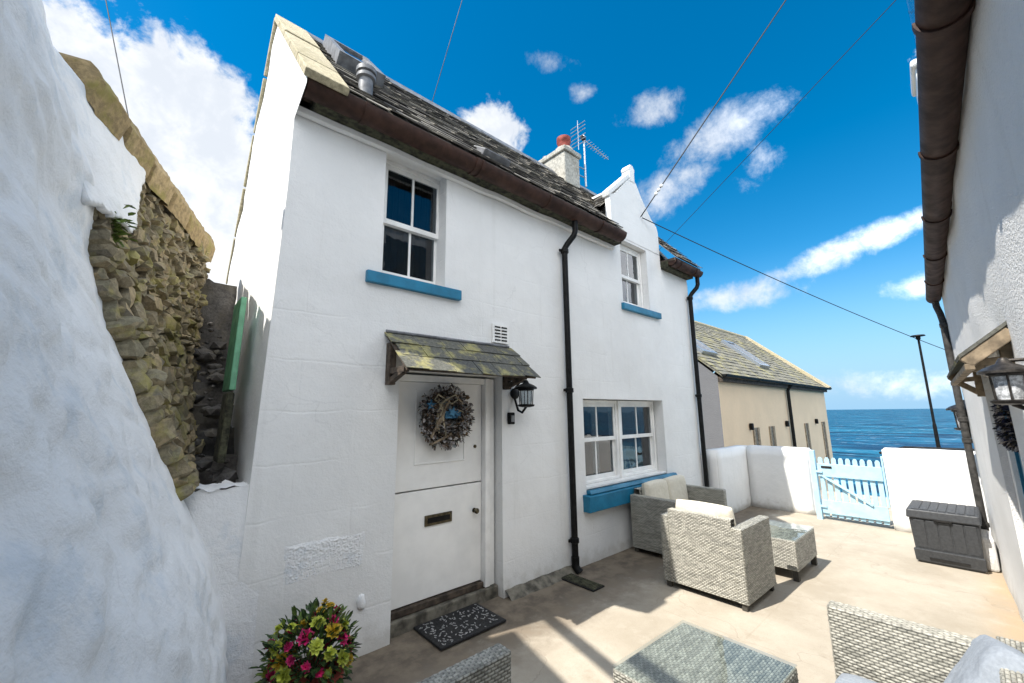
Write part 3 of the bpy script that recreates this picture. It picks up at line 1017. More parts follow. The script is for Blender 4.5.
# ------ door canopy
can = MB()
c0, c1 = Vector((1.40, 2.80, 2.055)), Vector((1.46, 3.205, 2.39))
cu_ = (c1-c0)
cu2 = Vector((0, cu_.y, cu_.z))
cn = Vector((1, 0, 0)).cross(cu2).normalized()
rnd = random.Random(11)
rows, HH = 3, cu2.length
for r in range(rows):
    x = 1.37 - (r % 2)*.13
    while x < 2.84:
        ww = rnd.uniform(.20, .30)
        a, b = max(1.42, x), min(2.835, x+ww-.005)
        x += ww
        if b-a < .05:
            continue
        y0 = r*HH/rows - (rnd.uniform(.0, .03) if r == 0 else 0)
        y1 = min(HH, y0+HH/rows*1.45)
        t0 = rnd.uniform(.012, .022)
        sl0 = rnd.uniform(-.03, .03) if r == 0 else 0
        base = Vector((0, 2.80, 2.055))
        dd = cu2.normalized()
        q = [(a, y0, t0), (b, y0+sl0, t0), (b, y1, .006), (a, y1, .006)]
        can.hexa([base+Vector((px, 0, 0))+dd*py+cn*(pz-.007) for (px, py, pz) in q] + [base+Vector((px, 0, 0))+dd*py+cn*pz for (px, py, pz) in q])
canopy = can.build('door_canopy', M['slate_canopy'], cot)
bk = MB()
bk.hexa([(1.44, 2.82, 2.04), (2.81, 2.82, 2.04), (2.81, 3.2, 2.355), (1.44, 3.2, 2.355), (1.44, 2.81, 2.05), (2.81, 2.81, 2.05), (2.81, 3.19, 2.37), (1.44, 3.19, 2.37)])
bk.build('canopy_board', M['timber_dark'], canopy)
MB().tube([(1.43, 3.19, 2.40), (2.79, 3.19, 2.40)], .014, 8).build('lead_flashing', M['lead'], canopy, smooth=True)
for x in (1.47, 2.735):
    b_ = MB()
    b_.box(x-.03, x+.03, 3.12, 3.197, 1.95, 2.30).bar((x, 3.15, 2.06), (x, 2.88, 2.06), .05, .05).bar((x, 3.14, 1.98), (x, 2.92, 2.05), .045, .045)
    b_.build('bracket', M['timber_dark'], canopy, bevel=.006)
# wall vent
vt = MB().box(2.565, 2.78, 3.175, 3.197, 2.425, 2.625).build('air_vent', M['trim'], cot, bevel=.004)
vs = MB()
for k in range(5):
    for s_ in (0, 1):
        x0 = 2.59 + .088*s_
        vs.box(x0, x0+.074, 3.171, 3.1745, 2.448+.034*k, 2.463+.034*k)
vs.build('vent_slot', M['dark'], vt)
# small iron wall plug and drip stain stone
MB().ico((1.33, 3.19, .36), .035, .02, .055, 2, .4).build('wall_plug', M['lump_white'], cot, smooth='all')

# ------------------------------------------------------------------ left: old wall, lane and steps
NW = [  # the white wall: (height, x at the end next to the lane, y of that ragged end)
    (0.0, .56, 3.30), (.5, .51, 3.29), (.9, .38, 3.27), (1.27, .20, 3.22), (1.8, -.02, 3.18), (2.2, -.19, 3.15), (2.6, -.31, 3.11), (2.9, -.31, 3.07), (3.1, -.37, 3.03), (3.45, -.50, 2.96), (3.62, -.54, 2.90)]


def stone_under(y, z):
    """rubble faintly telling through the thick limewash"""
    q = Vector((0, y*3.0 + .3*fbm(4, y, z, 2), z*4.6 + .3*fbm(8, y, z, 2)))
    dd = noise.voronoi(q)[0]
    return min(1.0, (dd[1]-dd[0])*2.6) - .5


def near_wall(u, v):
    z = 3.62*v
    xe, ye = polyl(NW, z)
    ye += .05*fbm(0, 0, z, 3.0, 4)
    y = lerp(ye, -3.0, u**1.3)
    d = ye-y
    foot = (.12*d + .045*d*d) if d < 3 else .765+.36*(d-3)
    head = .07*d
    x = xe - lerp(foot, head, v)
    amp = min(1, d*.55+.05)
    bulge = .055*fbm(0, y, z, .9, 3)*amp + .034*fbm(5, y, z, 2.6, 3)*amp + .016*stone_under(y, z)*min(1, d*3+.2) + .022*fbm(9, y, z, 6.5, 3)*amp
    top = -.02*max(0, v-.94)/.06*(1 if v > .94 else 0)
    return (x + bulge + top, y, z + .04*fbm(2, y, 0, 1.5)*v)


wl = thing('boundary_wall', 'lumpy white limewashed old wall leaning along the left side', 'wall', (-.4, 1.5, 0))
MB().grid(near_wall, 240, 170).build('wall_face', M['lump_white'], wl, smooth='all')


def near_top(u, v):
    q = Vector(near_wall(u, 1.0))
    return (q.x - .40*v, q.y, q.z - .02*v)


MB().grid(near_top, 150, 3).build('wall_top', M['lump_white'], wl, smooth='all')


def near_end(u, v):
    q = Vector(near_wall(0, v))
    return (q.x - .35*u, q.y + .02*u, q.z)


MB().grid(near_end, 4, 110).build('wall_end', M['dark_stone'], wl, smooth='all')
# small crack with a tuft of green
MB().tube([Vector((x+.012, y-.02, z)) + Vector((0, 0, 0)) for (z, x, y) in NW[5:9]], [.012, .02, .012, .006], 6).build('crack', M['dark'], wl)

# low white wall closing the foot of the lane
lw = MB()
lw.grid(lambda u, v: (lerp(-.1, .66, u), lerp(3.27, 3.188, min(1, u*1.25)) + .012*fbm(u, 3, v*2, 3)*(1-u) + .03*v*v, 1.27*v + (.025*fbm(u*6, 4, 0, 1.3) if v > .9 else 0)), 30, 40)
lw.grid(lambda u, v: (lerp(-.1, .56, u), lerp(3.29, 3.215, min(1, u*1.25)) + .22*v, 1.27 + .03*fbm(u*6, 4, v*3, 1.3)), 30, 8)
lo_ = lw.build('low_wall', M['lump_white'], smooth='all')
tag(lo_, 'low white wall closing the foot of the stepped lane beside the gable', 'wall')


# rubble wall: ruled surface, stones set into it
def rub(u, v):
    """u along the lane (0 near, 1 far), v from foot to head"""
    a0, a1 = Vector((.20, 3.15, 1.20)), Vector((-.56, 2.92, 3.46))
    b0, b1 = Vector((.36, 5.15, 1.70)), Vector((.27, 5.13, 3.40))
    p0 = a0.lerp(b0, u)
    p1 = a1.lerp(b1, u)
    return p0.lerp(p1, v) + Vector((-.05, 0, 0))*math.sin(v*PI)


rw = thing('rubble_wall', 'tall rubble stone wall with yellow lichen above the narrow lane', 'wall', (0, 4.1, 1.2))
MB().grid(lambda u, v: rub(u, v) + Vector((-.03, 0, 0)), 30, 20).grid(lambda u, v: rub(1, v) + Vector((-.02-.5*u, .01, 0)), 4, 20).build('mortar', M['rubble'], rw)
st = MB()
rnd = random.Random(21)
v_ = .015
row = 0
while v_ < .985:
    hh = rnd.uniform(.020, .052)*(1.15 if v_ < .5 else .9)
    u__ = -rnd.uniform(0, .05)
    while u__ < 1.0:
        ww = rnd.uniform(.022, .070)*(1.8 if rnd.random() < .2 else 1)
        uu, vv = u__+ww/2, v_+hh/2
        u__ += ww*.96
        if vv > .985 or uu > 1.0:
            continue
        cpt = rub(min(1, max(0, uu)), vv)
        du = (rub(min(1, uu+.02), vv)-rub(max(0, uu-.02), vv)).normalized()
        dv = (rub(uu, min(1, vv+.02))-rub(uu, max(0, vv-.02))).normalized()
        nn = du.cross(dv).normalized()
        if nn.x < 0:
            nn = -nn
        L_ = 2.2*ww*.5
        Hh = (rub(uu, 1)-rub(uu, 0)).length*hh*.5
        ang = rnd.gauss(0, .38)
        ex = du*math.cos(ang)+dv*math.sin(ang)
        ez = dv*math.cos(ang)-du*math.sin(ang)
        mt = Matrix((ex, nn, ez)).transposed()
        st.ico(cpt + nn*rnd.uniform(-.03, .02), L_*1.15, rnd.uniform(.07, .13), Hh*rnd.uniform(1.05, 1.45), 2, .8, mt, rnd.uniform(0, 99), .55)
    v_ += hh*.92
st.build('stonework', M['rubble'], rw, smooth=True)
# far end stones
cs = MB()
rnd = random.Random(5)
N_ = 6
for k in range(N_):
    u0, u1 = k/N_*1.02, (k+1)/N_*1.02-.008
    p0, p1 = rub(0, 1).lerp(rub(1, 1), u0), rub(0, 1).lerp(rub(1, 1), u1)
    d = (p1-p0).normalized()
    sdv = Vector((-d.y, d.x, 0))*-1          # towards the lane
    h1 = rnd.uniform(.115, .135)
    def cop(u, v, p0=p0, p1=p1, sdv=sdv, h1=h1, k=k):
        pr_ = [(.15, -.12), (.19, .03), (.13, h1), (-.10, h1+.02), (-.24, h1-.02), (-.28, -.05)]
        x = v*(len(pr_)-1)
        i = min(int(x), len(pr_)-2)
        a = [lerp(pr_[i][0], pr_[i+1][0], x-i), lerp(pr_[i][1], pr_[i+1][1], x-i)]
        q = p0.lerp(p1, u)
        e = 1-.25*(max(0, abs(u-.5)-.42)/.08)
        q = q + sdv*(a[0]*e*(1-.55*u0)) + Vector((0, 0, a[1]*e + .012))
        return q + Vector((1, 1, 1))*(.012*fbm(q.x, q.y+k, q.z, 4, 3) + .008*fbm(q.x, q.y, q.z+k, 14, 2))
    cs.grid(cop, 26, 20)
    for uu in (0.0, 1.0):
        ring = [cop(uu, j/20) for j in range(21)]
        cs.add(ring, [tuple(range(21))])
cs.build('coping', M['coping'], rw, smooth=True)
# remaining painted plaster on the head of the rubble wall (ragged edge)
PATCH = [(-.3, 1.05), (-.3, .66), (-.06, .70), (.03, .71), (.12, .71), (.17, .75), (.22, .84), (.28, .93), (.34, 1.05)]


def inpoly(x, y, P_):
    c_ = False
    j = len(P_)-1
    for i in range(len(P_)):
        if (P_[i][1] > y) != (P_[j][1] > y) and x < (P_[j][0]-P_[i][0])*(y-P_[i][1])/(P_[j][1]-P_[i][1])+P_[i][0]:
            c_ = not c_
        j = i
    return c_


pp = MB()
NU, NV = 90, 70
vid2 = {}


def pv(i, j):
    if (i, j) not in vid2:
        u, v = -.12+.55*i/NU, .5+.49*j/NV
        q = rub(u, v)
        vid2[(i, j)] = len(pp.v)
        pp.v.append(q + Vector((.125 + .012*fbm(q.x, q.y, q.z, 4), -.03, 0)))
    return vid2[(i, j)]


for i in range(NU):
    for j in range(NV):
        u, v = -.12+.55*(i+.5)/NU, .5+.49*(j+.5)/NV
        k = .016*fbm(u*30, v*14, 3, 1, 3)
        if inpoly(u+k, v+k, PATCH):
            pp.f.append((pv(i, j), pv(i+1, j), pv(i+1, j+1), pv(i, j+1)))
po = pp.build('old_plaster', M['lump_white'], rw, smooth='all')
so_ = po.modifiers.new('thick', 'SOLIDIFY')
so_.thickness = .035
so_.offset = -1

# stepped lane, dark with damp stones
MB().box(-.6, .58, 3.36, 5.4, -.05, 1.14).build('lane_fill', M['earth'], lo_)
steps = thing('lane_steps', 'dark damp stone steps climbing between rubble wall and gable', 'steps', (.3, 4.2, 1.2))
sp_ = MB()
for k in range(8):
    y0 = 3.50 + .24*k
    z1 = 1.22 + .20*k
    sp_.grid(lambda u, v: ((-.15 + .95*u), [y0, y0+.03, y0+.30][min(2, int(v*2+.01))] + .03*fbm(u*4, k, v, 2), [z1-.25, z1-.01, z1][min(2, int(v*2+.01))] + .03*fbm(u*5, k, v*3, 2.2)), 16, 2)
sp_.build('treads', M['dark_stone'], steps, smooth=True)
db = MB()
rnd = random.Random(8)
for k in range(90):
    y = rnd.uniform(3.40, 5.2)
    z = 1.24 + .20*max(0, (y-3.5)/.24)
    s_ = rnd.choice((.015, .02, .03, .05, .08))
    db.ico((rnd.uniform(.02, .50), y, z+.02), s_*1.3, s_, s_*.7, 1, .5, Matrix.Rotation(rnd.uniform(0, 3), 3, 'Z'), rnd.uniform(0, 50))
db.build('loose_stones', M['dark_stone'], steps)
MB().grid(lambda u, v: (-.2+1.0*u, 5.25 + .06*fbm(u*4, 1, v*6, 1.4), 1.2 + 1.93*v + .05*fbm(u*5, 3, 0, 2)*v), 20, 40).build('back_face', M['dark_stone'], steps, smooth='all')
# boards leaning on the gable
bd = MB().hexa([(.43, 3.55, 1.90), (.47, 3.55, 1.90), (.47, 3.92, 1.90), (.43, 3.92, 1.90), (.465, 3.72, 2.64), (.505, 3.72, 2.64), (.505, 4.08, 2.64), (.465, 4.08, 2.64)]).build('green_board', M['green_board'], bevel=.006)
tag(bd, 'upright pale green painted board leaning against the gable', 'board')
bd2 = MB().hexa([(.39, 3.42, 1.40), (.44, 3.42, 1.40), (.44, 3.66, 1.40), (.39, 3.66, 1.40), (.425, 3.55, 1.885), (.47, 3.55, 1.885), (.47, 3.82, 1.885), (.425, 3.82, 1.885)]).build('mossy_post', M['moss_board'], bevel=.015)
tag(bd2, 'dark mossy post end standing under the green board', 'post')


def leaf_quad(mb, c, d, up_, L_, W_):
    d = Vector(d).normalized()
    s_ = d.cross(Vector(up_))
    if s_.length < 1e-3:
        s_ = d.orthogonal()
    s_.normalize()
    n_ = s_.cross(d)
    c = Vector(c)
    mb.add([c, c+d*L_*.35+s_*W_*.5+n_*L_*.06, c+d*L_*.75+s_*W_*.38, c+d*L_-n_*L_*.12, c+d*L_*.75-s_*W_*.38, c+d*L_*.35-s_*W_*.5+n_*L_*.06], [(0, 1, 2, 3), (0, 3, 4, 5)])


wd = MB()
rnd = random.Random(3)
for k in range(60):
    c = Vector((-.235, 3.07, 2.76)) + Vector((rnd.gauss(0, .025), rnd.gauss(0, .03), rnd.gauss(0, .06)))
    leaf_quad(wd, c, (rnd.uniform(.2, 1), rnd.uniform(-1, .2), rnd.uniform(-.6, .8)), (0, 0, 1), rnd.uniform(.03, .06), .03)
tag(wd.build('wall_weed', M['leaf_light']), 'small green weed rooted in the crack of the white wall', 'plant')

# ------------------------------------------------------------------ yard walls, gate, things beyond
def lime_wall(name, label, x0, x1, y0, y1, z1, cat='wall', rad=.022):
    def fn(face):
        pass
    o = MB().box(x0, x1, y0, y1, -.05, z1)
    bm = bmesh.new()
    me = bpy.data.meshes.new('tmp')
    me.from_pydata([tuple(v) for v in o.v], [], o.f)
    bm.from_mesh(me)
    bpy.data.meshes.remove(me)
    bmesh.ops.bevel(bm, geom=[e for e in bm.edges if min(v.co.z for v in e.verts) > 0 or abs(e.verts[0].co.z-e.verts[1].co.z) > .1], offset=rad, segments=3, affect='EDGES')
    bmesh.ops.triangulate(bm, faces=[f for f in bm.faces if len(f.verts) > 4])
    for _ in range(4):
        long_ = [e for e in bm.edges if e.calc_length() > .22]
        if not long_:
            break
        bmesh.ops.subdivide_edges(bm, edges=long_, cuts=1, use_grid_fill=True)
    for v in bm.verts:
        n_ = fbm(v.co.x, v.co.y, v.co.z, 2.0, 3)
        v.co += Vector((1, 1, .6))*(.008*n_)
    vs_ = [v.co.copy() for v in bm.verts]
    bm.verts.index_update()
    fs_ = [tuple(v.index for v in f.verts) for f in bm.faces]
    bm.free()
    w_ = obj_from(name, vs_, fs_, M['yard_white'], None, smooth='all')
    tag(w_, label, cat)
    return w_


lime_wall('yard_wall', 'low white yard wall running from the cottage corner to the gate wall', 7.16, 8.66, 2.97, 3.20, 1.06)
lime_wall('yard_wall', 'short white wall on the hinge side of the pale blue gate', 8.43, 8.66, 1.99, 2.965, 1.07)
lime_wall('yard_wall', 'white yard wall behind the grey storage box', 8.23, 8.46, -.45, 1.03, 1.14)

gt = thing('picket_gate', 'pale blue wooden picket gate with scalloped top and diagonal brace', 'gate', (8.26, 1.45, 0))
GY0, GY1, GX = 1.06, 1.85, 8.24
npk = 9
for k in range(npk):
    y0 = GY1 - (k+1)*(GY1-GY0)/npk + .014
    y1 = GY1 - k*(GY1-GY0)/npk - .014
    ym = (y0+y1)/2
    zt = .955
    MB().prism([(y0, .05), (y1, .05), (y1, zt-.03), (ym+(y1-y0)*.25, zt), (ym-(y1-y0)*.25, zt), (y0, zt-.03)], lambda y, z: (GX+.022, y, z), lambda y, z: (GX+.042, y, z)).build('picket', M['gate_blue'], gt, bevel=.003)
MB().box(GX-.005, GX+.0215, GY0, GY1, .66, .86).build('rail', M['gate_blue'], gt, bevel=.004)
MB().box(GX-.005, GX+.0215, GY0, GY1, .10, .30).build('rail', M['gate_blue'], gt, bevel=.004)
MB().bar((GX+.008, GY1-.06, .665), (GX+.008, GY0+.16, .295), .024, .075, (1, 0, 0)).build('brace', M['gate_blue'], gt, bevel=.003)
lt = MB().box(GX-.012, GX-.0055, 1.66, 1.80, .79, .825).build('plate', M['dark'], gt, bevel=.002)
MB().box(GX-.03, GX-.012, GY1-.06, GY1+.02, .72, .75).box(GX-.03, GX-.012, GY1-.06, GY1+.02, .19, .22).build('hinge', M['gate_blue'], gt)
gp = MB().box(GX-.03, GX+.06, GY1+.015, GY1+.085, -.02, 1.06).build('gate_post', M['gate_blue'], bevel=.006)
tag(gp, 'pale blue timber hinge post beside the short white wall', 'post')
gp = MB().box(GX-.01, GX+.05, 1.035, 1.055, .3, 1.02).build('gate_stop', M['gate_blue'], bevel=.003)
tag(gp, 'thin pale blue gate stop fixed to the white wall end', 'post')

lpst = thing('lamp_post', 'slim black lamp post with flat cap standing by the sea', 'lamp post', (11.0, .57, -.4))
MB().tube([(11.0, .57, -.4), (11.0, .57, 1.4), (11.0, .57, 1.45), (11.0, .57, 3.05)], [.036, .028, .021, .018], 12).build('pole', M['black'], lpst, smooth=True)
MB().lathe([(.024, 0), (.035, .02), (.035, .06), (.11, .07), (.10, .09), (.03, .10)], (11.0, .57, 3.02), 18).build('cap', M['black'], lpst, smooth=True)
rl = thing('railing', 'thin dark metal railing just behind the white wall', 'railing', (9.7, .4, 0))
MB().tube([(9.75, 1.25, .95), (9.7, .9, 1.07), (9.7, -1.2, 1.07)], .02, 8).build('top_rail', M['black'], rl, smooth=True)
for y in (.95, 0.0, -1.0):
    MB().tube([(9.7, y, -.03), (9.7, y, 1.07)], .018, 8).build('upright', M['black'], rl, smooth=True)

# beige house by the shore
bh = thing('shore_house', 'beige rendered house with lichened slate roof beyond the yard wall', 'house', (16, 5.5, -4))
BX0, BX1, BY0, BY1, BEZ, BRZ = 10.35, 20.8, 4.1, 9.5, 2.55, 5.05
BYM = (BY0+BY1)/2
MB().add([(BX0, BY0, -4.5), (BX1, BY0, -4.5), (BX1, BY0, BEZ), (BX0, BY0, BEZ)], [(0, 1, 2, 3)]).build('front_wall', M['harl_beige'], bh)
gp_ = [(BY0, -4.5), (BY1, -4.5), (BY1, BEZ), (BYM, BRZ-.05), (BY0, BEZ)]
MB().add([(BX0, y, z) for y, z in gp_], [tuple(range(4, -1, -1))]).build('gable_wall', M['harl_shade'], bh)
MB().add([(BX1, y, z) for y, z in gp_], [tuple(range(5))]).add([(BX0, BY1, -4.5), (BX1, BY1, -4.5), (BX1, BY1, BEZ), (BX0, BY1, BEZ)], [(3, 2, 1, 0)]).build('rear_wall', M['harl_shade'], bh)
br = MB()
s3 = Vector((0, BYM-BY0+.15, BRZ-BEZ+.02))
br.hexa([(BX0-.06, BY0-.15, BEZ-.04), (BX1+.06, BY0-.15, BEZ-.04), (BX1+.06, BYM, BRZ-.04), (BX0-.06, BYM, BRZ-.04), (BX0-.06, BY0-.15, BEZ), (BX1+.06, BY0-.15, BEZ), (BX1+.06, BYM, BRZ), (BX0-.06, BYM, BRZ)])
br.add([(BX0-.06, BYM, BRZ), (BX1+.06, BYM, BRZ), (BX1+.06, BY1+.15, BEZ), (BX0-.06, BY1+.15, BEZ)], [(0, 1, 2, 3)])
slates(br, (BX0-.06, BY0-.15, BEZ+.01), (1, 0, 0), s3, Vector((1, 0, 0)).cross(s3), BX1-BX0+.12, s3.length, .30, .19, 6, .012)
brf = br.build('roof', M['slate_far'], bh)
MB().tube([(BX0-.06, BYM, BRZ+.03), (BX1+.06, BYM, BRZ+.03)], .09, 8).build('ridge', M['skew'], brf)
sk2 = MB()
n3 = Vector((1, 0, 0)).cross(s3).normalized()
for (x0, x1) in ((BX1-.22, BX1+.09), ):
    e0, e1 = Vector((0, BY0-.2, BEZ)), Vector((0, BYM, BRZ+.03))
    sk2.hexa([(x, q.y+n3.y*o_, q.z+n3.z*o_) for o_ in (0, .10) for (x, q) in ((x0, e0), (x1, e0), (x1, e1), (x0, e1))])
sk2.build('gable_coping', M['skew'], brf)
gutter('gutter', BX0-.1, BX1+.1, BY0-.20, BEZ+.03, .07, M['black'], bh, (12.5, 14.5, 17, 19))
MB().box(BX0, BX1, BY0-.12, BY0-.002, BEZ-.13, BEZ-.02).build('eaves_board', M['timber_dark'], bh)
MB().tube([(15.6, BY0-.2, BEZ), (15.6, BY0-.08, BEZ-.2), (15.6, BY0-.08, -3)], .05, 8).build('downpipe', M['black'], bh)
for (x, v0) in ((10.9, .26), (14.9, .22)):
    o3 = Vector((x, BY0-.15, BEZ)) + s3*v0
    vd3, = (s3.normalized(),)
    s_ = MB()
    for (a, b, c, d, h) in ((0, .1, 0, 1.5, .12), (.85, .95, 0, 1.5, .12), (.1, .85, 0, .1, .12), (.1, .85, 1.4, 1.5, .12)):
        s_.hexa([o3+Vector((p_, 0, 0))+vd3*q_+n3*hh for hh in (0, h) for (p_, q_) in ((a, c), (b, c), (b, d), (a, d))])
    ss = s_.build('skylight', M['steel'], brf)
    MB().hexa([o3+Vector((p_, 0, 0))+vd3*q_+n3*hh for hh in (.05, .085) for (p_, q_) in ((.1, .1), (.85, .1), (.85, 1.4), (.1, 1.4))]).build('pane', M['lead'], ss)
for x in (12.3, 13.6, 17.3, 19.7):
    wv = MB().box(x, x+.13, BY0-.03, BY0-.003, -.6, 1.25).box(x+.32, x+.45, BY0-.03, BY0-.003, -.6, 1.25).build('window', M['timber_old'], bh)
    MB().box(x+.13, x+.32, BY0-.015, BY0-.004, -.6, 1.25).build('pane', M['step'], wv)
for x in (12.1, 15.2, 18.8):
    l_ = MB().box(x-.05, x+.05, BY0-.10, BY0-.01, 1.20, 1.38).build('wall_lamp', M['black'], bh, bevel=.02)

# ------------------------------------------------------------------ right-hand house
WA = math.atan(.0535)
wd_ = Vector((math.cos(WA), math.sin(WA), 0))        # along the wall
wn_ = Vector((-math.sin(WA), math.cos(WA), 0))       # out of the wall, to the yard
W0 = Vector((0, -.32, 0))


def RW(s_, n_, z):
    return W0 + wd_*s_ + wn_*n_ + Vector((0, 0, z))


rh_ = thing('harled_house', 'white roughcast house with brown gutter along the right side of the yard', 'house', (3.5, -1.5, 0))
ROPEN = [(3.55, 4.70, -.05, 2.03)]
xs = cuts(-3.0, 7.55, [3.55, 4.70], .08)
zs = cuts(-.06, 3.2, [2.03, -.05], .08)
w = MB()
idx = {}


def rvid(i, j):
    if (i, j) not in idx:
        s_, z = xs[i], zs[j]
        e = min(1, max(0, max(abs(s_-4.125)-.575, abs(z-.99)-1.04)/.1))
        idx[(i, j)] = len(w.v)
        w.v.append(RW(s_, .008*z + (.014*fbm(s_, 0, z, 1.3, 4) + .05*max(0, .25-z))*e, z))
    return idx[(i, j)]


for i in range(len(xs)-1):
    for j in range(len(zs)-1):
        xm, zm = (xs[i]+xs[i+1])/2, (zs[j]+zs[j+1])/2
        if not (3.55 < xm < 4.70 and -.05 < zm < 2.03):
            w.f.append((rvid(i, j), rvid(i, j+1), rvid(i+1, j+1), rvid(i+1, j)))
for (p0, p1) in (((3.55, -.05), (3.55, 2.03)), ((3.55, 2.03), (4.70, 2.03)), ((4.70, 2.03), (4.70, -.05))):
    w.add([RW(p0[0], .008*p0[1], p0[1]), RW(p1[0], .008*p1[1], p1[1]), RW(p1[0], -.3, p1[1]), RW(p0[0], -.3, p0[1])], [(0, 1, 2, 3)])
w.build('front_wall', M['harl_white'], rh_, smooth=True)
MB().hexa([RW(7.40, -.02, -.1), RW(7.548, -.02, -.1), RW(7.548, -4.5, -.1), RW(7.40, -4.5, -.1), RW(7.40, .0, 3.15), RW(7.548, .0, 3.15), RW(7.548, -4.5, 3.15), RW(7.40, -4.5, 3.15)]).build('end_wall', M['harl_white'], rh_)
rr = MB()
e0, e1 = .09, -2.3
rr.add([RW(-3, e0, 3.19), RW(7.6, e0, 3.19), RW(7.6, e1, 5.3), RW(-3, e1, 5.3), RW(7.6, -4.7, 3.1), RW(-3, -4.7, 3.1)], [(0, 1, 2, 3), (3, 2, 4, 5)])
rrf = rr.build('roof', M['slate'], rh_)
MB().prism([(.0, 3.19), (.10, 3.19), (.10, 3.165), (.0, 3.165)], lambda n_, z: RW(-3, n_, z), lambda n_, z: RW(7.6, n_, z)).build('eaves_board', M['timber_dark'], rh_)
gg = gutter('gutter', -3, 7.55, RW(0, .098, 3.13), 0, .072, M['brown_iron'], rh_, (.9, 2.0, 3.1, 4.2, 5.3, 6.4), dirv=tuple(wd_))
q = RW(7.42, .09, 0)
rp = MB().tube([RW(7.46, .092, 3.08), RW(7.46, .09, 3.0), RW(7.455, .07, 2.9), RW(7.45, .06, 2.8), RW(7.45, .055, .30), RW(7.45, .06, .2)], .034, 14).build('downpipe', M['grey_pipe'], rh_, smooth=True)
for z in (2.72, 1.55, 1.30, .35):
    cc = MB()
    c_ = RW(7.45, .055, z)
    cc.lathe([(.037, 0), (.045, .006), (.045, .05), (.037, .056)], c_, 14)
    cc.build('pipe_collar', M['grey_pipe'], rp, smooth=True)
MB().tube([RW(7.45, .055, .24), RW(7.45, .055, .12), RW(7.44, .12, .05)], .055, 12).build('shoe', M['grey_pipe'], rp, smooth=True)
MB().hexa([RW(a, b, z) for z in (0, .34) for (a, b) in ((6.9, .02), (7.38, .02), (7.38, .13), (6.9, .13))]).build('drain_block', M['harl_white'], rh_, bevel=.03)
# wallhead dormers above the gutter
for (s0, s1, zt) in ((2.9, 4.14, 5.2), (4.62, 5.05, 4.58)):
    d_ = MB().hexa([RW(a, b, z) for z in (3.16, zt) for (a, b) in ((s0, .03), (s1, .03), (s1, -1.6), (s0, -1.6))]).build('dormer', M['trim'], rh_, bevel=.01)
    MB().hexa([RW(a, b, z) for z in (zt, zt+.07) for (a, b) in ((s0-.04, .055), (s1+.03, .055), (s1+.03, -1.65), (s0-.04, -1.65))]).build('dormer_cap', M['trim'], d_, bevel=.02)
    MB().hexa([RW(a, b, z) for z in (3.4, zt-.2) for (a, b) in ((s0+.1, .031), (s1-.1, .031), (s1-.1, .04), (s0+.1, .04))]).build('pane', M['pane'], d_)
# door, canopy
rd = MB()
for (a, b, c, d) in ((3.552, 3.64, -.04, 2.028), (4.61, 4.698, -.04, 2.028), (3.64, 4.61, 1.95, 2.028)):
    rd.hexa([RW(x, n_, z) for z in (c, d) for (x, n_) in ((a, -.03), (b, -.03), (b, -.13), (a, -.13))])
RD = rd.build('door', M['trim'], rh_, bevel=.004)
MB().hexa([RW(x, n_, z) for z in (0, 1.948) for (x, n_) in ((3.642, -.06), (4.608, -.06), (4.608, -.11), (3.642, -.11))]).build('leaf', M['teal_door'], RD, bevel=.004)
pm = MB()
for (a, b, c, d) in ((3.76, 4.06, .25, .85), (4.18, 4.48, .25, .85), (3.76, 4.06, 1.0, 1.8), (4.18, 4.48, 1.0, 1.8)):
    for (p_, q_, r2, s2_) in ((a, b, c, c+.03), (a, b, d-.03, d), (a, a+.03, c+.03, d-.03), (b-.03, b, c+.03, d-.03)):
        pm.hexa([RW(x, n_, z) for z in (r2, s2_) for (x, n_) in ((p_, -.045), (q_, -.045), (q_, -.062), (p_, -.062))])
pm.build('panel_moulding', M['teal_door'], RD)
MB().hexa([RW(a, b, z) for z in (.0, .10) for (a, b) in ((3.5, .0), (4.75, .0), (4.75, .035), (3.5, .035))]).build('doorstep', M['step'], RD, bevel=.015)
CS0, CS1, CN = 2.98, 4.95, .004
ca = MB()
for s_ in (CS0+.03, CS1-.03):
    ca.bar(RW(s_, CN, 2.065), RW(s_, CN+.165, 1.93), .05, .06, wn_)
cbr = ca.build('door_canopy', M['timber_old'], rh_, bevel=.004)
MB().hexa([RW(CS0, CN, 2.105), RW(CS1, CN, 2.105), RW(CS1, CN+.18, 1.955), RW(CS0, CN+.18, 1.955), RW(CS0, CN+.005, 2.12), RW(CS1, CN+.005, 2.12), RW(CS1, CN+.185, 1.97), RW(CS0, CN+.185, 1.97)]).build('canopy_slates', M['slate_canopy'], cbr)
MB().hexa([RW(a, b, z) for z in (1.895, 1.925) for (a, b) in ((CS0+.005, CN+.135), (CS1-.005, CN+.135), (CS1-.005, CN+.17), (CS0+.005, CN+.17))]).build('canopy_rail', M['timber_old'], cbr, bevel=.004)
for s_ in (CS0+.1, CS1-.1):
    MB().bar(RW(s_, CN+.02, 2.04), RW(s_, CN+.02, 1.80), .05, .045, wn_).bar(RW(s_, CN+.03, 1.83), RW(s_, CN+.13, 1.915), .04, .04, wn_).bar(RW(s_, CN+.03, 1.94), RW(s_, CN+.15, 1.93), .04, .035, wn_).build('bracket', M['timber_old'], cbr, bevel=.004)


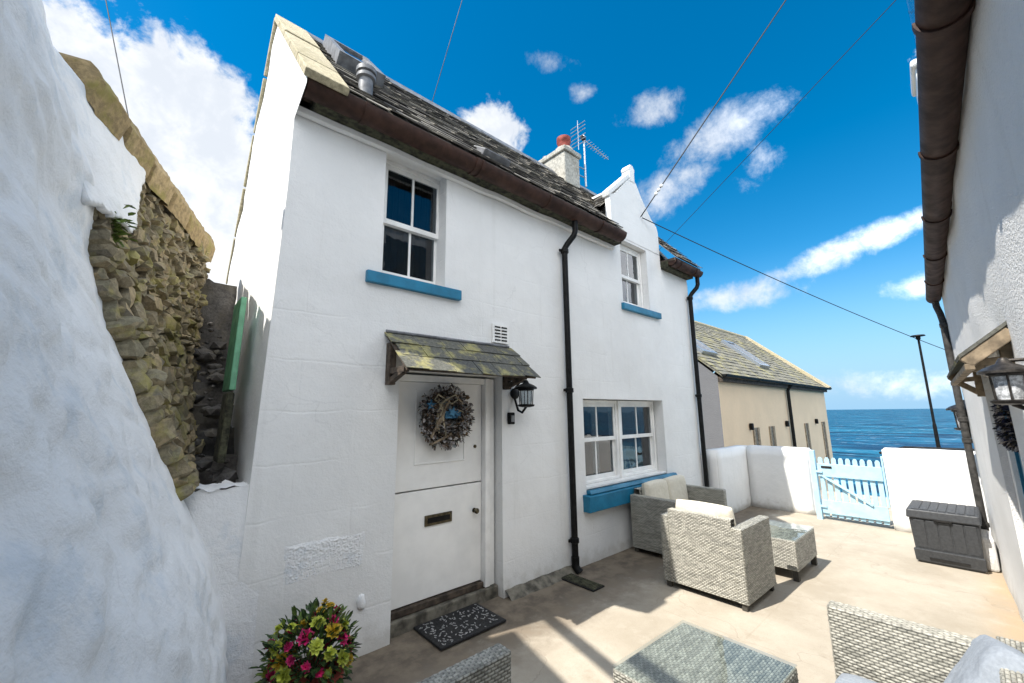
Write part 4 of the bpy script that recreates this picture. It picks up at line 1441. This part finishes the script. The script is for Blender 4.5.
# ------------------------------------------------------------------ lanterns
def lantern(name, label, c, back, scale, glass, m_):
    """c: centre of the lamp body, back: vector to the wall"""
    c = Vector(c)
    k = scale
    L = thing(name, label, 'wall lantern', tuple(c), 'lanterns on the house walls')
    MB().lathe([(.012*k, .135*k), (.02*k, .125*k), (.03*k, .105*k), (.075*k, .085*k), (.098*k, .068*k), (.10*k, .055*k), (.07*k, .058*k)], c, 20).build('cap', m_, L, smooth=True)
    cg = MB()
    for a in range(6):
        an = 2*PI*a/6
        cg.tube([c+Vector((.058*k*math.cos(an), .058*k*math.sin(an), -.085*k)), c+Vector((.066*k*math.cos(an), .066*k*math.sin(an), .06*k))], .0045*k, 6)
    cg.lathe([(.062*k, .04*k), (.072*k, .045*k), (.072*k, .055*k), (.062*k, .06*k)], c, 20)
    cg.build('cage', m_, L, smooth=True)
    MB().lathe([(.03*k, -.105*k), (.068*k, -.098*k), (.074*k, -.09*k), (.074*k, -.082*k), (.055*k, -.078*k)], c, 20).build('base', m_, L, smooth=True)
    MB().lathe([(.048*k, -.078*k), (.054*k, -.04*k), (.056*k, .05*k)], c, 20).build('glass', glass, L, smooth=True)
    b = Vector(back)
    bn = b.normalized()
    w_ = c + b
    ar = MB().tube([c+Vector((0, 0, -.10*k)), c+b*.35+Vector((0, 0, -.15*k)), c+b*.7+Vector((0, 0, -.13*k)), w_+Vector((0, 0, -.02*k))], .011*k, 8)
    ar.tube([c+Vector((0, 0, .12*k)), c+b*.5+Vector((0, 0, .12*k)), w_+Vector((0, 0, .06*k))], .009*k, 8)
    ar.build('arm', m_, L, smooth=True)
    MB().lathe([(.05*k, 0), (.05*k, .012), (.035*k, .022)], w_+Vector((0, 0, .02*k)), 18, Vector((0, 0, 1)).rotation_difference(-bn).to_matrix()).build('wall_plate', m_, L, smooth=True)
    return L


lantern('wall_lantern', 'black caged wall lantern to the right of the wreathed door', (2.87, 3.02, 1.89), (0, .175, 0), 1.15, M['pane'], M['black'])
pL = RW(2.30, .112, 1.795)
lantern('wall_lantern', 'bronze wall lantern with frosted glass on the roughcast wall under timber canopy', tuple(pL), tuple(-wn_*.16), .70, M['frosted'], M['bronze'])
pL = RW(7.62, .10, 1.62)
lantern('wall_lantern', 'small dark lantern at the far end of the roughcast house', tuple(RW(7.72, .02, 1.60)), tuple(-wd_*.17), 1.6, M['frosted'], M['bronze'])
# key safe by the door
ks = thing('key_safe', 'small black key safe on the wall under the lantern', 'key safe', (2.80, 3.19, 1.66))
MB().box(2.765, 2.835, 3.15, 3.197, 1.60, 1.72).build('body', M['black'], ks, bevel=.01)
MB().box(2.778, 2.822, 3.142, 3.1495, 1.625, 1.69).build('cover', M['lead'], ks, bevel=.004)

# ------------------------------------------------------------------ wreaths
def wreath(name, label, c, R0, r0, fx, seed, mats_, blue=True):
    """fx maps (across, out, up) to the world round c"""
    W_ = thing(name, label, 'wreath', tuple(c))
    rnd = random.Random(seed)
    tw = [MB() for _ in mats_]
    for k in range(1500):
        a = rnd.uniform(0, 2*PI)
        b = rnd.uniform(0, 2*PI)
        rr_ = r0*rnd.uniform(.4, 1.05)
        ax = Vector((math.cos(a), 0, math.sin(a)))
        q = ax*(R0+rr_*math.cos(b)) + Vector((0, .045 + abs(rr_*math.sin(b))*.9, 0))
        d = (ax*math.cos(b)+Vector((0, abs(math.sin(b)), 0)) + Vector((-ax.z, 0, ax.x))*rnd.uniform(-1.2, 1.2) + Vector((0, rnd.uniform(0, .8), 0)))
        leaf_quad(tw[rnd.randrange(len(tw))], fx(q), Vector(fx(q+d))-Vector(fx(q)), (rnd.uniform(-1, 1), rnd.uniform(-1, 1), 1), rnd.uniform(.025, .055), rnd.uniform(.014, .034))
    ring = MB().tube([fx(Vector((R0*math.cos(2*PI*k/30), .045, R0*math.sin(2*PI*k/30)))) for k in range(31)], r0*.55, 8, False)
    ring.build('ring', M['timber_dark'], W_, smooth=True)
    for mb, (nm, mt) in zip(tw, mats_):
        mb.build(nm, mt, W_)
    f_ = R0/.19
    fs = lambda q: fx(Vector((q.x*f_, q.y*max(.6, f_), q.z*f_)))
    # bows, rope, shells
    rp_ = MB()
    for k in range(5):
        x0 = rnd.uniform(-.09, .06)
        rp_.tube([fs(Vector((x0+.02*k*math.sin(k), .13, (.19)*.9))), fs(Vector((x0-.05, .15, .05))), fs(Vector((x0-.09+.03*k, .14, -.12-.02*k)))], .0075*f_, 6)
    for s_ in (-1, 1):
        rp_.tube([fs(Vector((-.05, .15, (.19)*.85))) + Vector((0, 0, 0)), fs(Vector((-.05+s_*.10, .17, (.19)*.85+.05))), fs(Vector((-.05+s_*.13, .16, (.19)*.85))), fs(Vector((-.05+s_*.07, .15, (.19)*.85-.04))), fs(Vector((-.05, .15, (.19)*.85)))], .008, 6)
    for k in range(2):
        cx_ = (-.10, .13)[k]
        rp_.tube([fs(Vector((cx_+.035*math.cos(2*PI*j/12), .14, .02+.035*math.sin(2*PI*j/12)))) for j in range(13)], .007, 6, False)
    rp_.build('rope_bow', M['rope'], W_, smooth=True)
    sr_ = MB()
    for (sx, sz, ss_, rot) in ((-.21, .11, .055, .3), (.03, .04, .06, 0), (.10, .02, .045, .5)):
        pts = []
        for j in range(10):
            an = rot + 2*PI*j/10
            rad = ss_ if j % 2 == 0 else ss_*.42
            pts.append((sx+rad*math.cos(an), sz+rad*math.sin(an)))
        sr_.prism(pts, lambda x, z: fs(Vector((x, .135, z))), lambda x, z: fs(Vector((x, .15, z))))
    if blue:
        sr_.prism([(-.04, -.02), (.10, -.02), (.10, .05), (-.04, .05)], lambda x, z: fs(Vector((x, .120, z))), lambda x, z: fs(Vector((x, .130, z))))
    sr_.build('starfish', M['star_blue'], W_)
    dw = MB()
    for (p0, p1) in (((-.15, -.14), (-.02, .16)), ((-.20, -.20), (-.12, -.02)), ((-.20, -.26), (.02, -.17)), ((.05, .22), (.15, .12))):
        dw.bar(fs(Vector((p0[0], .14, p0[1]))), fs(Vector((p1[0], .15, p1[1]))), .03*f_, .02*f_)
    dw.build('driftwood', M['timber_old'], W_, bevel=.005)
    return W_


m_tw1 = simple('dried brown foliage', (.22, .17, .14), .8, .3, 40)
m_tw2 = simple('grey green foliage', (.27, .28, .27), .8, .3, 40)
m_tw3 = simple('dark twig', (.045, .038, .03), .8, .3, 40)
m_tw6 = simple('brown leaf', (.20, .13, .07), .8, .3, 40)
m_tw4 = simple('pale heather', (.50, .46, .44), .8, .3, 40)
wc = Vector((2.075, 3.33, 1.69))
wreath('door_wreath', 'round dried wreath with blue star, rope bow and driftwood on white door', wc, .175, .108, lambda q: wc + Vector((q.x, -q.y, q.z)), 2,
       [('dried_foliage', m_tw1), ('grey_foliage', m_tw2), ('twigs', m_tw3), ('heather', m_tw4), ('brown_leaves', m_tw6), ('pale_twigs', m_tw4)])
wc2 = RW(3.80, -.065, 1.62)
m_tw5 = simple('navy foliage', (.03, .035, .08), .6, .3, 40)
wreath('door_wreath', 'dark navy and pale wreath hanging on the blue door at the right', wc2, .09, .045, lambda q: wc2 + wd_*q.x + wn_*q.y + Vector((0, 0, q.z)), 5, [('navy_foliage', m_tw5), ('twigs', m_tw3), ('pale_foliage', m_tw4)])
# dark base board of the wreath
# ------------------------------------------------------------------ wicker furniture
HR, WL = .014, .036


def woven(parts, O, U, V, N):
    """one woven panel: O corner, U and V edge vectors, N outwards"""
    O, U, V, N = (np.array(q, float) for q in (O, U, V, N))
    lu, lv = np.linalg.norm(U), np.linalg.norm(V)
    nu = max(6, int(lu/WL*6))
    nv = max(6, int(lv/HR*5))
    a = np.linspace(0, 1, nu+1)
    b = np.linspace(0, 1, nv+1)
    A, B = np.meshgrid(a, b)
    u, v = A*lu, B*lv
    row = np.floor(v/HR)
    prof_ = np.abs(np.sin(np.pi*v/HR))**.6
    wave = (.76+.24*np.cos(2*np.pi*u/WL + np.pi*row))*(.9+.1*np.sin(row*7.3))
    h = .0075*prof_*wave
    edge = np.minimum(np.minimum(A, 1-A)*lu, np.minimum(B, 1-B)*lv)
    h = h*np.clip(edge/.004, 0, 1)
    P_ = O + A[..., None]*U + B[..., None]*V + h[..., None]*N
    k = sum(len(q) for q in parts['v'])
    parts['v'].append(P_.reshape(-1, 3))
    parts['uv'].append(np.stack([u + parts['k']*10*WL, v + parts['k']*96*HR], -1).reshape(-1, 2))
    parts['k'] += 1
    i, j = np.meshgrid(np.arange(nu), np.arange(nv))
    q = (j*(nu+1)+i + k).ravel()
    f = np.stack([q, q+1, q+nu+2, q+nu+1], -1)
    if np.dot(np.cross(U, V), N) < 0:
        f = f[:, ::-1]
    parts['f'].append(f)


def woven_box(x0, x1, y0, y1, z0, z1, faces='xXyYZ', parts=None):
    parts = parts or {'v': [], 'f': [], 'uv': [], 'k': random.randrange(40)}
    if 'x' in faces:
        woven(parts, (x0, y0, z0), (0, y1-y0, 0), (0, 0, z1-z0), (-1, 0, 0))
    if 'X' in faces:
        woven(parts, (x1, y0, z0), (0, y1-y0, 0), (0, 0, z1-z0), (1, 0, 0))
    if 'y' in faces:
        woven(parts, (x0, y0, z0), (x1-x0, 0, 0), (0, 0, z1-z0), (0, -1, 0))
    if 'Y' in faces:
        woven(parts, (x0, y1, z0), (x1-x0, 0, 0), (0, 0, z1-z0), (0, 1, 0))
    if 'Z' in faces:
        if x1-x0 > y1-y0:
            woven(parts, (x0, y0, z1), (x1-x0, 0, 0), (0, y1-y0, 0), (0, 0, 1))
        else:
            woven(parts, (x0, y0, z1), (0, y1-y0, 0), (x1-x0, 0, 0), (0, 0, 1))
    if 'z' in faces:
        woven(parts, (x0, y0, z0), (x1-x0, 0, 0), (0, y1-y0, 0), (0, 0, -1))
    return parts


def wobj(name, parts, par):
    V_ = np.concatenate(parts['v'])
    F_ = np.concatenate(parts['f'])
    UV = np.concatenate(parts['uv'])
    return obj_from(name, V_.tolist(), [tuple(int(i) for i in q) for q in F_], M['wicker'], par, smooth=True, uvs=UV)


def cushion(name, par, c, sx, sy, sz, mat_, mtx=None, puff=.25):
    def fn_side(sgn):
        def fn(u, v):
            a, b = 2*u-1, 2*v-1
            e = (1-abs(a)**6)*(1-abs(b)**6)
            k = 1-.06*(abs(a)*abs(b))**2
            h = sgn*(sz/2)*(e**.24 if e > 0 else 0)*(1+.10*fbm(a*2, b*2, sgn, 1.3))
            q = Vector((a*sx/2*k, b*sy/2*k, h + .004*fbm(a*6, b*6, sgn, 2)*e))
            if mtx is not None:
                q = mtx @ q
            return Vector(c)+q
        return fn
    mb = MB().grid(fn_side(1), 28, 28)
    k = len(mb.f)
    mb.grid(fn_side(-1), 28, 28)
    mb.f = mb.f[:k] + [f[::-1] for f in mb.f[k:]]
    o = mb.build(name, mat_, par, smooth='all')
    return o


GRP_CH = 'woven garden chairs round the yard'


def make_chair(name, label, width, fabric, group, cat='garden chair', back_cush=True):
    """faces +x; origin on the floor in the middle"""
    T_ = local_thing(name, label, cat, group)
    hw, hd, at = width/2, .345, .085
    z0, za, zb = .055, .67, .735
    for s_ in (-1, 1):
        y0, y1 = (hw-at, hw) if s_ > 0 else (-hw, -hw+at)
        wobj('armrest', woven_box(-hd, hd, y0, y1, z0, za, 'xXyYZ'), T_)
    wobj('backrest', woven_box(-hd+.006, -hd+.085, -hw+at, hw-at, z0, zb, 'xXZ'), T_)
    wobj('seat_base', woven_box(-hd+.085, hd-.02, -hw+at, hw-at, .08, .29, 'XZ'), T_)
    for sx_ in (-1, 1):
        for sy_ in (-1, 1):
            x, y = sx_*(hd-.035), sy_*(hw-.04)
            MB().box(x-.022, x+.022, y-.022, y+.022, 0, z0+.01).build('foot', M['wicker_dark'], T_)
    n = 1 if width < 1 else 2
    wi = (width-2*at-.02)/n
    for k in range(n if fabric else 0):
        yc = -hw+at+.01+wi*(k+.5)
        cushion('seat_cushion', T_, (.045, yc, .345), .575, wi-.01, .115, fabric)
        if back_cush:
            cushion('back_cushion', T_, (-.185, yc, .61), .44, wi-.01, .135, fabric, Matrix.Rotation(PI/2-.10, 3, 'Y'))
    return T_


ch2 = make_chair('garden_chair', 'sunlit cream wicker armchair seen from behind with cream cushion', .78, M['cream_fabric'], GRP_CH)
ch2.location = (4.41, 1.92, 0)
ch2.rotation_euler = (0, 0, math.radians(-1))
c3 = make_chair('garden_sofa', 'two seat wicker sofa with grey cushions by the roughcast wall at lower right', 1.22, M['grey_fabric'], None, 'sofa', back_cush=False)
c3.location = (2.345, .335, 0)
c3.rotation_euler = (0, 0, math.radians(90.5))
pc = cushion('throw_cushion', None, (2.70, .135, .56), .44, .44, .17, M['grey_fabric'], Matrix.Rotation(math.radians(-58), 3, 'X') @ Matrix.Rotation(.3, 3, 'Z'))
tag(pc, 'grey blue throw cushion propped in the lower right wicker sofa', 'cushion')
c4 = make_chair('garden_chair', 'grey wicker armchair in the shade at the bottom edge beside the doormat', .78, None, GRP_CH)
c4.location = (.985, 1.22, 0)
c4.rotation_euler = (0, 0, math.radians(0))
sofa = make_chair('garden_sofa', 'two seat wicker sofa in shade under the lower blue sill', 1.22, M['cream_fabric'], None, 'sofa')
sofa.location = (5.34, 2.74, 0)
sofa.rotation_euler = (0, 0, math.radians(-90))


def make_table(name, label):
    T_ = local_thing(name, label, 'coffee table', 'glass topped wicker tables')
    a, b = .365, .31
    wobj('apron', woven_box(-a, a, -b, b, .10, .383, 'xXyY'), T_)
    wobj('woven_top', woven_box(-a, a, -b, b, .10, .383, 'Z'), T_)
    for sx_ in (-1, 1):
        for sy_ in (-1, 1):
            x, y = sx_*(a-.03), sy_*(b-.03)
            MB().box(x-.026, x+.026, y-.026, y+.026, 0, .12).build('leg', M['wicker_dark'], T_, bevel=.004)
    MB().box(-a-.004, a+.004, -b-.004, b+.004, .392, .399).build('glass_top', M['table_glass'], T_, bevel=.002)
    return T_


t1 = make_table('coffee_table', 'sunlit wicker table with glass top between the cream chair and the gate')
t1.location = (5.475, 1.735, 0)
t2 = copy_tree(t1)
t2.location = (2.335, 1.135, 0)
t2.rotation_euler = (0, 0, math.radians(-2))
t2['label'] = 'wicker table with glass top in the foreground at the bottom edge'
# table glass rests partly in shade

# ------------------------------------------------------------------ storage box
sb = thing('storage_box', 'dark grey plastic garden storage box beside the right downpipe', 'storage box', (7.15, .4, 0))
X0, X1, Y0, Y1 = 6.74, 7.40, .155, .70
BBX = MB()
tp = .02
BBX.hexa([(X0+tp, Y0+tp, 0), (X1-tp, Y0+tp, 0), (X1-tp, Y1-tp, 0), (X0+tp, Y1-tp, 0), (X0, Y0, .48), (X1, Y0, .48), (X1, Y1, .48), (X0, Y1, .48)])
body = BBX.build('body', M['box_plastic'], sb, bevel=.012)
pl = MB()
for k in range(5):
    y0 = Y0+.025+k*(Y1-Y0-.05)/5
    y1 = y0+(Y1-Y0-.05)/5-.012
    pl.hexa([(X0+.010, y0, .165), (X0+.04, y0, .165), (X0+.04, y1, .165), (X0+.010, y1, .165), (X0-.009, y0, .465), (X0+.03, y0, .465), (X0+.03, y1, .465), (X0-.009, y1, .465)])
pl.build('panel_boards', M['box_plastic'], body, bevel=.004)
MB().hexa([(X0+.004, Y0+.005, .02), (X0+.05, Y0+.005, .02), (X0+.05, Y1-.005, .02), (X0+.004, Y1-.005, .02), (X0-.012, Y0, .15), (X0+.04, Y0, .15), (X0+.04, Y1, .15), (X0-.012, Y1, .15)]).build('plinth', M['box_plastic'], body, bevel=.008)
MB().box(X0-.010, X0+.002, Y0+.12, Y1-.12, .055, .075).build('plinth_groove', M['dark'], body)
ld = MB().hexa([(X0-.025, Y0-.02, .481), (X1+.02, Y0-.02, .481), (X1+.02, Y1+.02, .481), (X0-.025, Y1+.02, .481), (X0-.012, Y0-.01, .575), (X1+.01, Y0-.01, .575), (X1+.01, Y1+.01, .575), (X0-.012, Y1+.01, .575)]).build('lid', M['box_plastic'], sb, bevel=.014)
MB().box(X0-.032, X0-.014, Y0+.20, Y1-.20, .470, .490).build('handle_slot', M['dark'], ld, bevel=.003)
gr = MB()
for k in range(7):
    y0 = Y0+.02+k*(Y1-Y0-.04)/7
    gr.box(X0+.02, X1-.02, y0, y0+.06, .575, .582)
gr.build('lid_ribs', M['box_plastic'], ld, bevel=.003)

# ------------------------------------------------------------------ doormat, drain, flowers
dm_ = thing('doormat', 'black rubber doormat with pale pebble marks in front of the door', 'doormat', (2.12, 3.07, 0))
MB().box(1.80, 2.43, 2.84, 3.26, .004, .022).build('mat', M['rubber'], dm_, bevel=.004)
mk = MB()
rnd = random.Random(6)
for k in range(150):
    x, y = rnd.uniform(1.83, 2.40), rnd.uniform(2.86, 3.24)
    a = rnd.uniform(0, PI)
    l_ = rnd.uniform(.008, .018)
    d = Vector((math.cos(a), math.sin(a), 0))
    s_ = Vector((-d.y, d.x, 0))*.0045
    c = Vector((x, y, .0226))
    mk.prism([(-l_, 0), (-l_*.4, 1), (l_*.5, .8), (l_, 0), (l_*.5, -.8), (-l_*.4, -1)], lambda p_, q_: c+d*p_+s_*q_, lambda p_, q_: c+d*p_+s_*q_+Vector((0, 0, .003)))
mk.build('pebble_marks', M['mat_mark'], dm_)
dc = thing('drain_grate', 'rusty drain grate in the ground below the black downpipe', 'drain', (3.45, 2.9, 0))
MB().box(3.42, 3.60, 2.70, 3.13, .003, .012).build('frame', M['dark'], dc)
db2 = MB()
for k in range(18):
    db2.box(3.432, 3.588, 2.71+.0235*k, 2.721+.0235*k, .012, .020)
db2.build('bars', M['moss_board'], dc)

pt_ = thing('flower_pot', 'pot of magenta, red and lime flowers against the white wall', 'potted flowers', (.90, 2.78, 0))
FC = Vector((.87, 2.78, 0))
MB().lathe([(.13, 0), (.17, .18), (.19, .20), (.19, .24), (.16, .24), (.14, .2)], FC, 20).build('pot', M['terracotta'], pt_, smooth=True)
rnd = random.Random(12)
lf, lf2, stm = MB(), MB(), MB()
CC = FC + Vector((0, 0, .33))
for k in range(900):
    d = Vector((rnd.gauss(0, 1), rnd.gauss(0, 1), rnd.gauss(.25, 1))).normalized()
    rr_ = rnd.uniform(.35, 1.35)**.6
    q = CC + Vector((d.x*.21*rr_, d.y*.19*rr_, d.z*.20*rr_))
    leaf_quad(lf if rnd.random() < .7 else lf2, q, d + Vector((rnd.uniform(-.6, .6), rnd.uniform(-.6, .6), rnd.uniform(-.2, .7))), (rnd.uniform(-.4, .4), rnd.uniform(-.4, .4), 1), rnd.uniform(.035, .075), rnd.uniform(.014, .03))
for k in range(26):
    d = Vector((rnd.gauss(0, 1), rnd.gauss(0, 1), abs(rnd.gauss(.4, .8)))).normalized()
    stm.tube([CC+Vector((0, 0, -.12)), CC+Vector((d.x*.20, d.y*.18, d.z*.19))], .003, 5)
lf.build('foliage', M['leaf'], pt_)
lf2.build('foliage', M['leaf_light'], pt_)
stm.build('stems', M['leaf'], pt_)


def flower(c, d, r, mat_, double=3):
    d = Vector(d).normalized()
    e1 = d.orthogonal().normalized()
    e2 = d.cross(e1)
    mb = MB()
    for ly in range(double):
        n = 9-ly*2
        for k in range(n):
            a = 2*PI*(k+ly*.5)/n + rnd.uniform(-.15, .15)
            rad = e1*math.cos(a)+e2*math.sin(a)
            dir_ = rad*(1-.28*ly) + d*(.25+.38*ly)
            leaf_quad(mb, Vector(c)+d*.004*ly, dir_, d, r*(1-.16*ly)*rnd.uniform(.85, 1.1), r*.62)
    mb.build('flower', mat_, pt_)


FL = ['flower_pink', 'flower_red', 'flower_lime', 'flower_pink', 'flower_yellow', 'flower_lime', 'flower_pink', 'flower_lime']
for k in range(46):
    th = 2.399*k
    zz = 1 - (k+.5)/34
    rr_ = math.sqrt(max(0, 1-zz*zz))
    d = Vector((rr_*math.cos(th), rr_*math.sin(th), zz))
    q = CC + Vector((d.x*.205, d.y*.185, d.z*.19))*1.0 + d*rnd.uniform(-.035, .04)
    flower(q, d + Vector((0, 0, .25)), rnd.uniform(.040, .062) if FL[k % 8] != 'flower_yellow' else .030, M[rnd.choice(FL)])
for k in range(4):
    q = CC + Vector((rnd.uniform(-.02, .12), rnd.uniform(-.08, .05), .215+.015*k))
    flower(q, (rnd.uniform(-.3, .3), rnd.uniform(-.3, .3), 1), .03, M['flower_yellow'])

# ------------------------------------------------------------------ aerial and cables
an = thing('tv_aerial', 'grey television aerial on a mast strapped to the chimney', 'tv aerial', (5.80, 4.3, 6.0))
AX, AY = 5.62, 4.22
MB().tube([(AX, AY, 5.80), (AX, AY, 6.86)], .017, 8).build('mast', M['steel'], an, smooth=True)
MB().tube([(5.432, AY+.02, 6.15), (AX, AY, 6.15)], .012, 6).tube([(5.432, AY+.02, 5.98), (AX, AY, 5.98)], .012, 6).build('bracket', M['steel'], an)
bd_ = Vector((.92, .05, -.02)).normalized()
b0_ = Vector((AX-.15, AY, 6.78))
MB().tube([b0_, b0_+bd_*1.0], .009, 6).build('boom', M['steel'], an)
el_ = MB()
for k in range(10):
    c = b0_+bd_*(.25+.075*k)
    el_.tube([c+Vector((0, -.075+.003*k, 0)), c+Vector((0, .075-.003*k, 0))], .005, 5)
for k in range(3):
    for s_ in (-1, 1):
        c = b0_ + Vector((-.02, 0, s_*(.05+.075*k)))
        el_.tube([c+Vector((0, -.17, 0)), c+Vector((0, .17, 0))], .0065, 5)
el_.tube([b0_+Vector((-.02, 0, -.3)), b0_+Vector((-.02, 0, .3))], .006, 5)
el_.build('elements', M['steel'], an)
MB().box(b0_.x+.08, b0_.x+.18, AY-.03, AY+.03, 6.75, 6.82).build('dipole_box', M['black'], an, bevel=.01)


def cable(label, a, b, sag, r=.008, loc=None):
    a, b = Vector(a), Vector(b)
    pts = [a.lerp(b, k/24) - Vector((0, 0, sag*4*(k/24)*(1-k/24))) for k in range(25)]
    o = MB().tube(pts, r, 6).build('overhead_cable', M['cable'], smooth=True)
    tag(o, label, 'cable', 'overhead cables')
    return o


def at(px, py, dist):
    return EYE + ray_px(px, py)*dist


DA = Vector((5.62, 3.17, 4.80))
CAB1 = cable('thicker black cable rising from the dormer to the upper right with pale insulator', DA, at(806, -30, 9.0), .0, .010)
cable('thin black cable sloping from the dormer down past the lamp post', DA + Vector((.05, 0, 0)), at(990, 366, 16.0), .12, .008)
cable('thin cable crossing the sky from behind the dormer eaves to the top', at(655, 254, 12.0), at(915, -20, 9.5), .0, .006)
cable('thin wire rising into the sky from the middle of the slate ridge', at(428, 116, 8.6), at(474, -40, 10.0), .0, .006)
cable('thin wire in front of the big cloud at upper left', at(139, 172, 6.4), at(98, -40, 9.0), .0, .006)
ins = MB()
d_ = (at(806, -30, 9.0)-DA).normalized()
for k in range(3):
    c = DA + d_*(.42+.07*k)
    ins.ico(c, .028, .028, .028, 2)
ins.build('insulator', M['trim'], CAB1, smooth='all')

# ------------------------------------------------------------------ unseen house and rail, added out of view to cast shadows on the paving
nb = thing('shadow_house', 'unseen plain white house added behind the leaning left wall to shade the yard', 'house', (-3.5, 1, 0))
A_, B_ = Vector((-1.01, 3.58, 0)), Vector((-1.95, -.2, 0))
dn = (B_-A_).normalized()
nn_ = Vector((dn.y, -dn.x, 0))
if nn_.x > 0:
    nn_ = -nn_
c8 = [A_, B_+dn*3, B_+dn*3+nn_*5, A_+nn_*5]
MB().hexa([q for q in c8] + [q+Vector((0, 0, 5.0)) for q in c8]).build('wall', M['harl_white'], nb)
MB().hexa([q+Vector((0, 0, 5.0)) for q in c8] + [c8[0]+nn_*2.5+Vector((0, 0, 5.6)), c8[1]+nn_*2.5+Vector((0, 0, 5.6)), c8[1]+nn_*2.6+Vector((0, 0, 5.6)), c8[0]+nn_*2.6+Vector((0, 0, 5.6))]).build('roof', M['slate'], nb)
ra_ = Vector((2.735-.68*5, 2.68+.165*5, 5.0))
rb_ = Vector((2.49-.68*5, 1.74+.165*5, 5.0))
rd_ = (rb_-ra_).normalized()
rmb = MB().bar(ra_-rd_*.08, rb_+rd_*2.2, .085, .06)
rmb.build('shadow_rail', M['timber_dark'], nb)
for k in (1.9, 2.9):
    q = ra_+rd_*k
    MB().bar(q, q+nn_*.42, .05, .05).build('shadow_rail_arm', M['timber_dark'], nb)
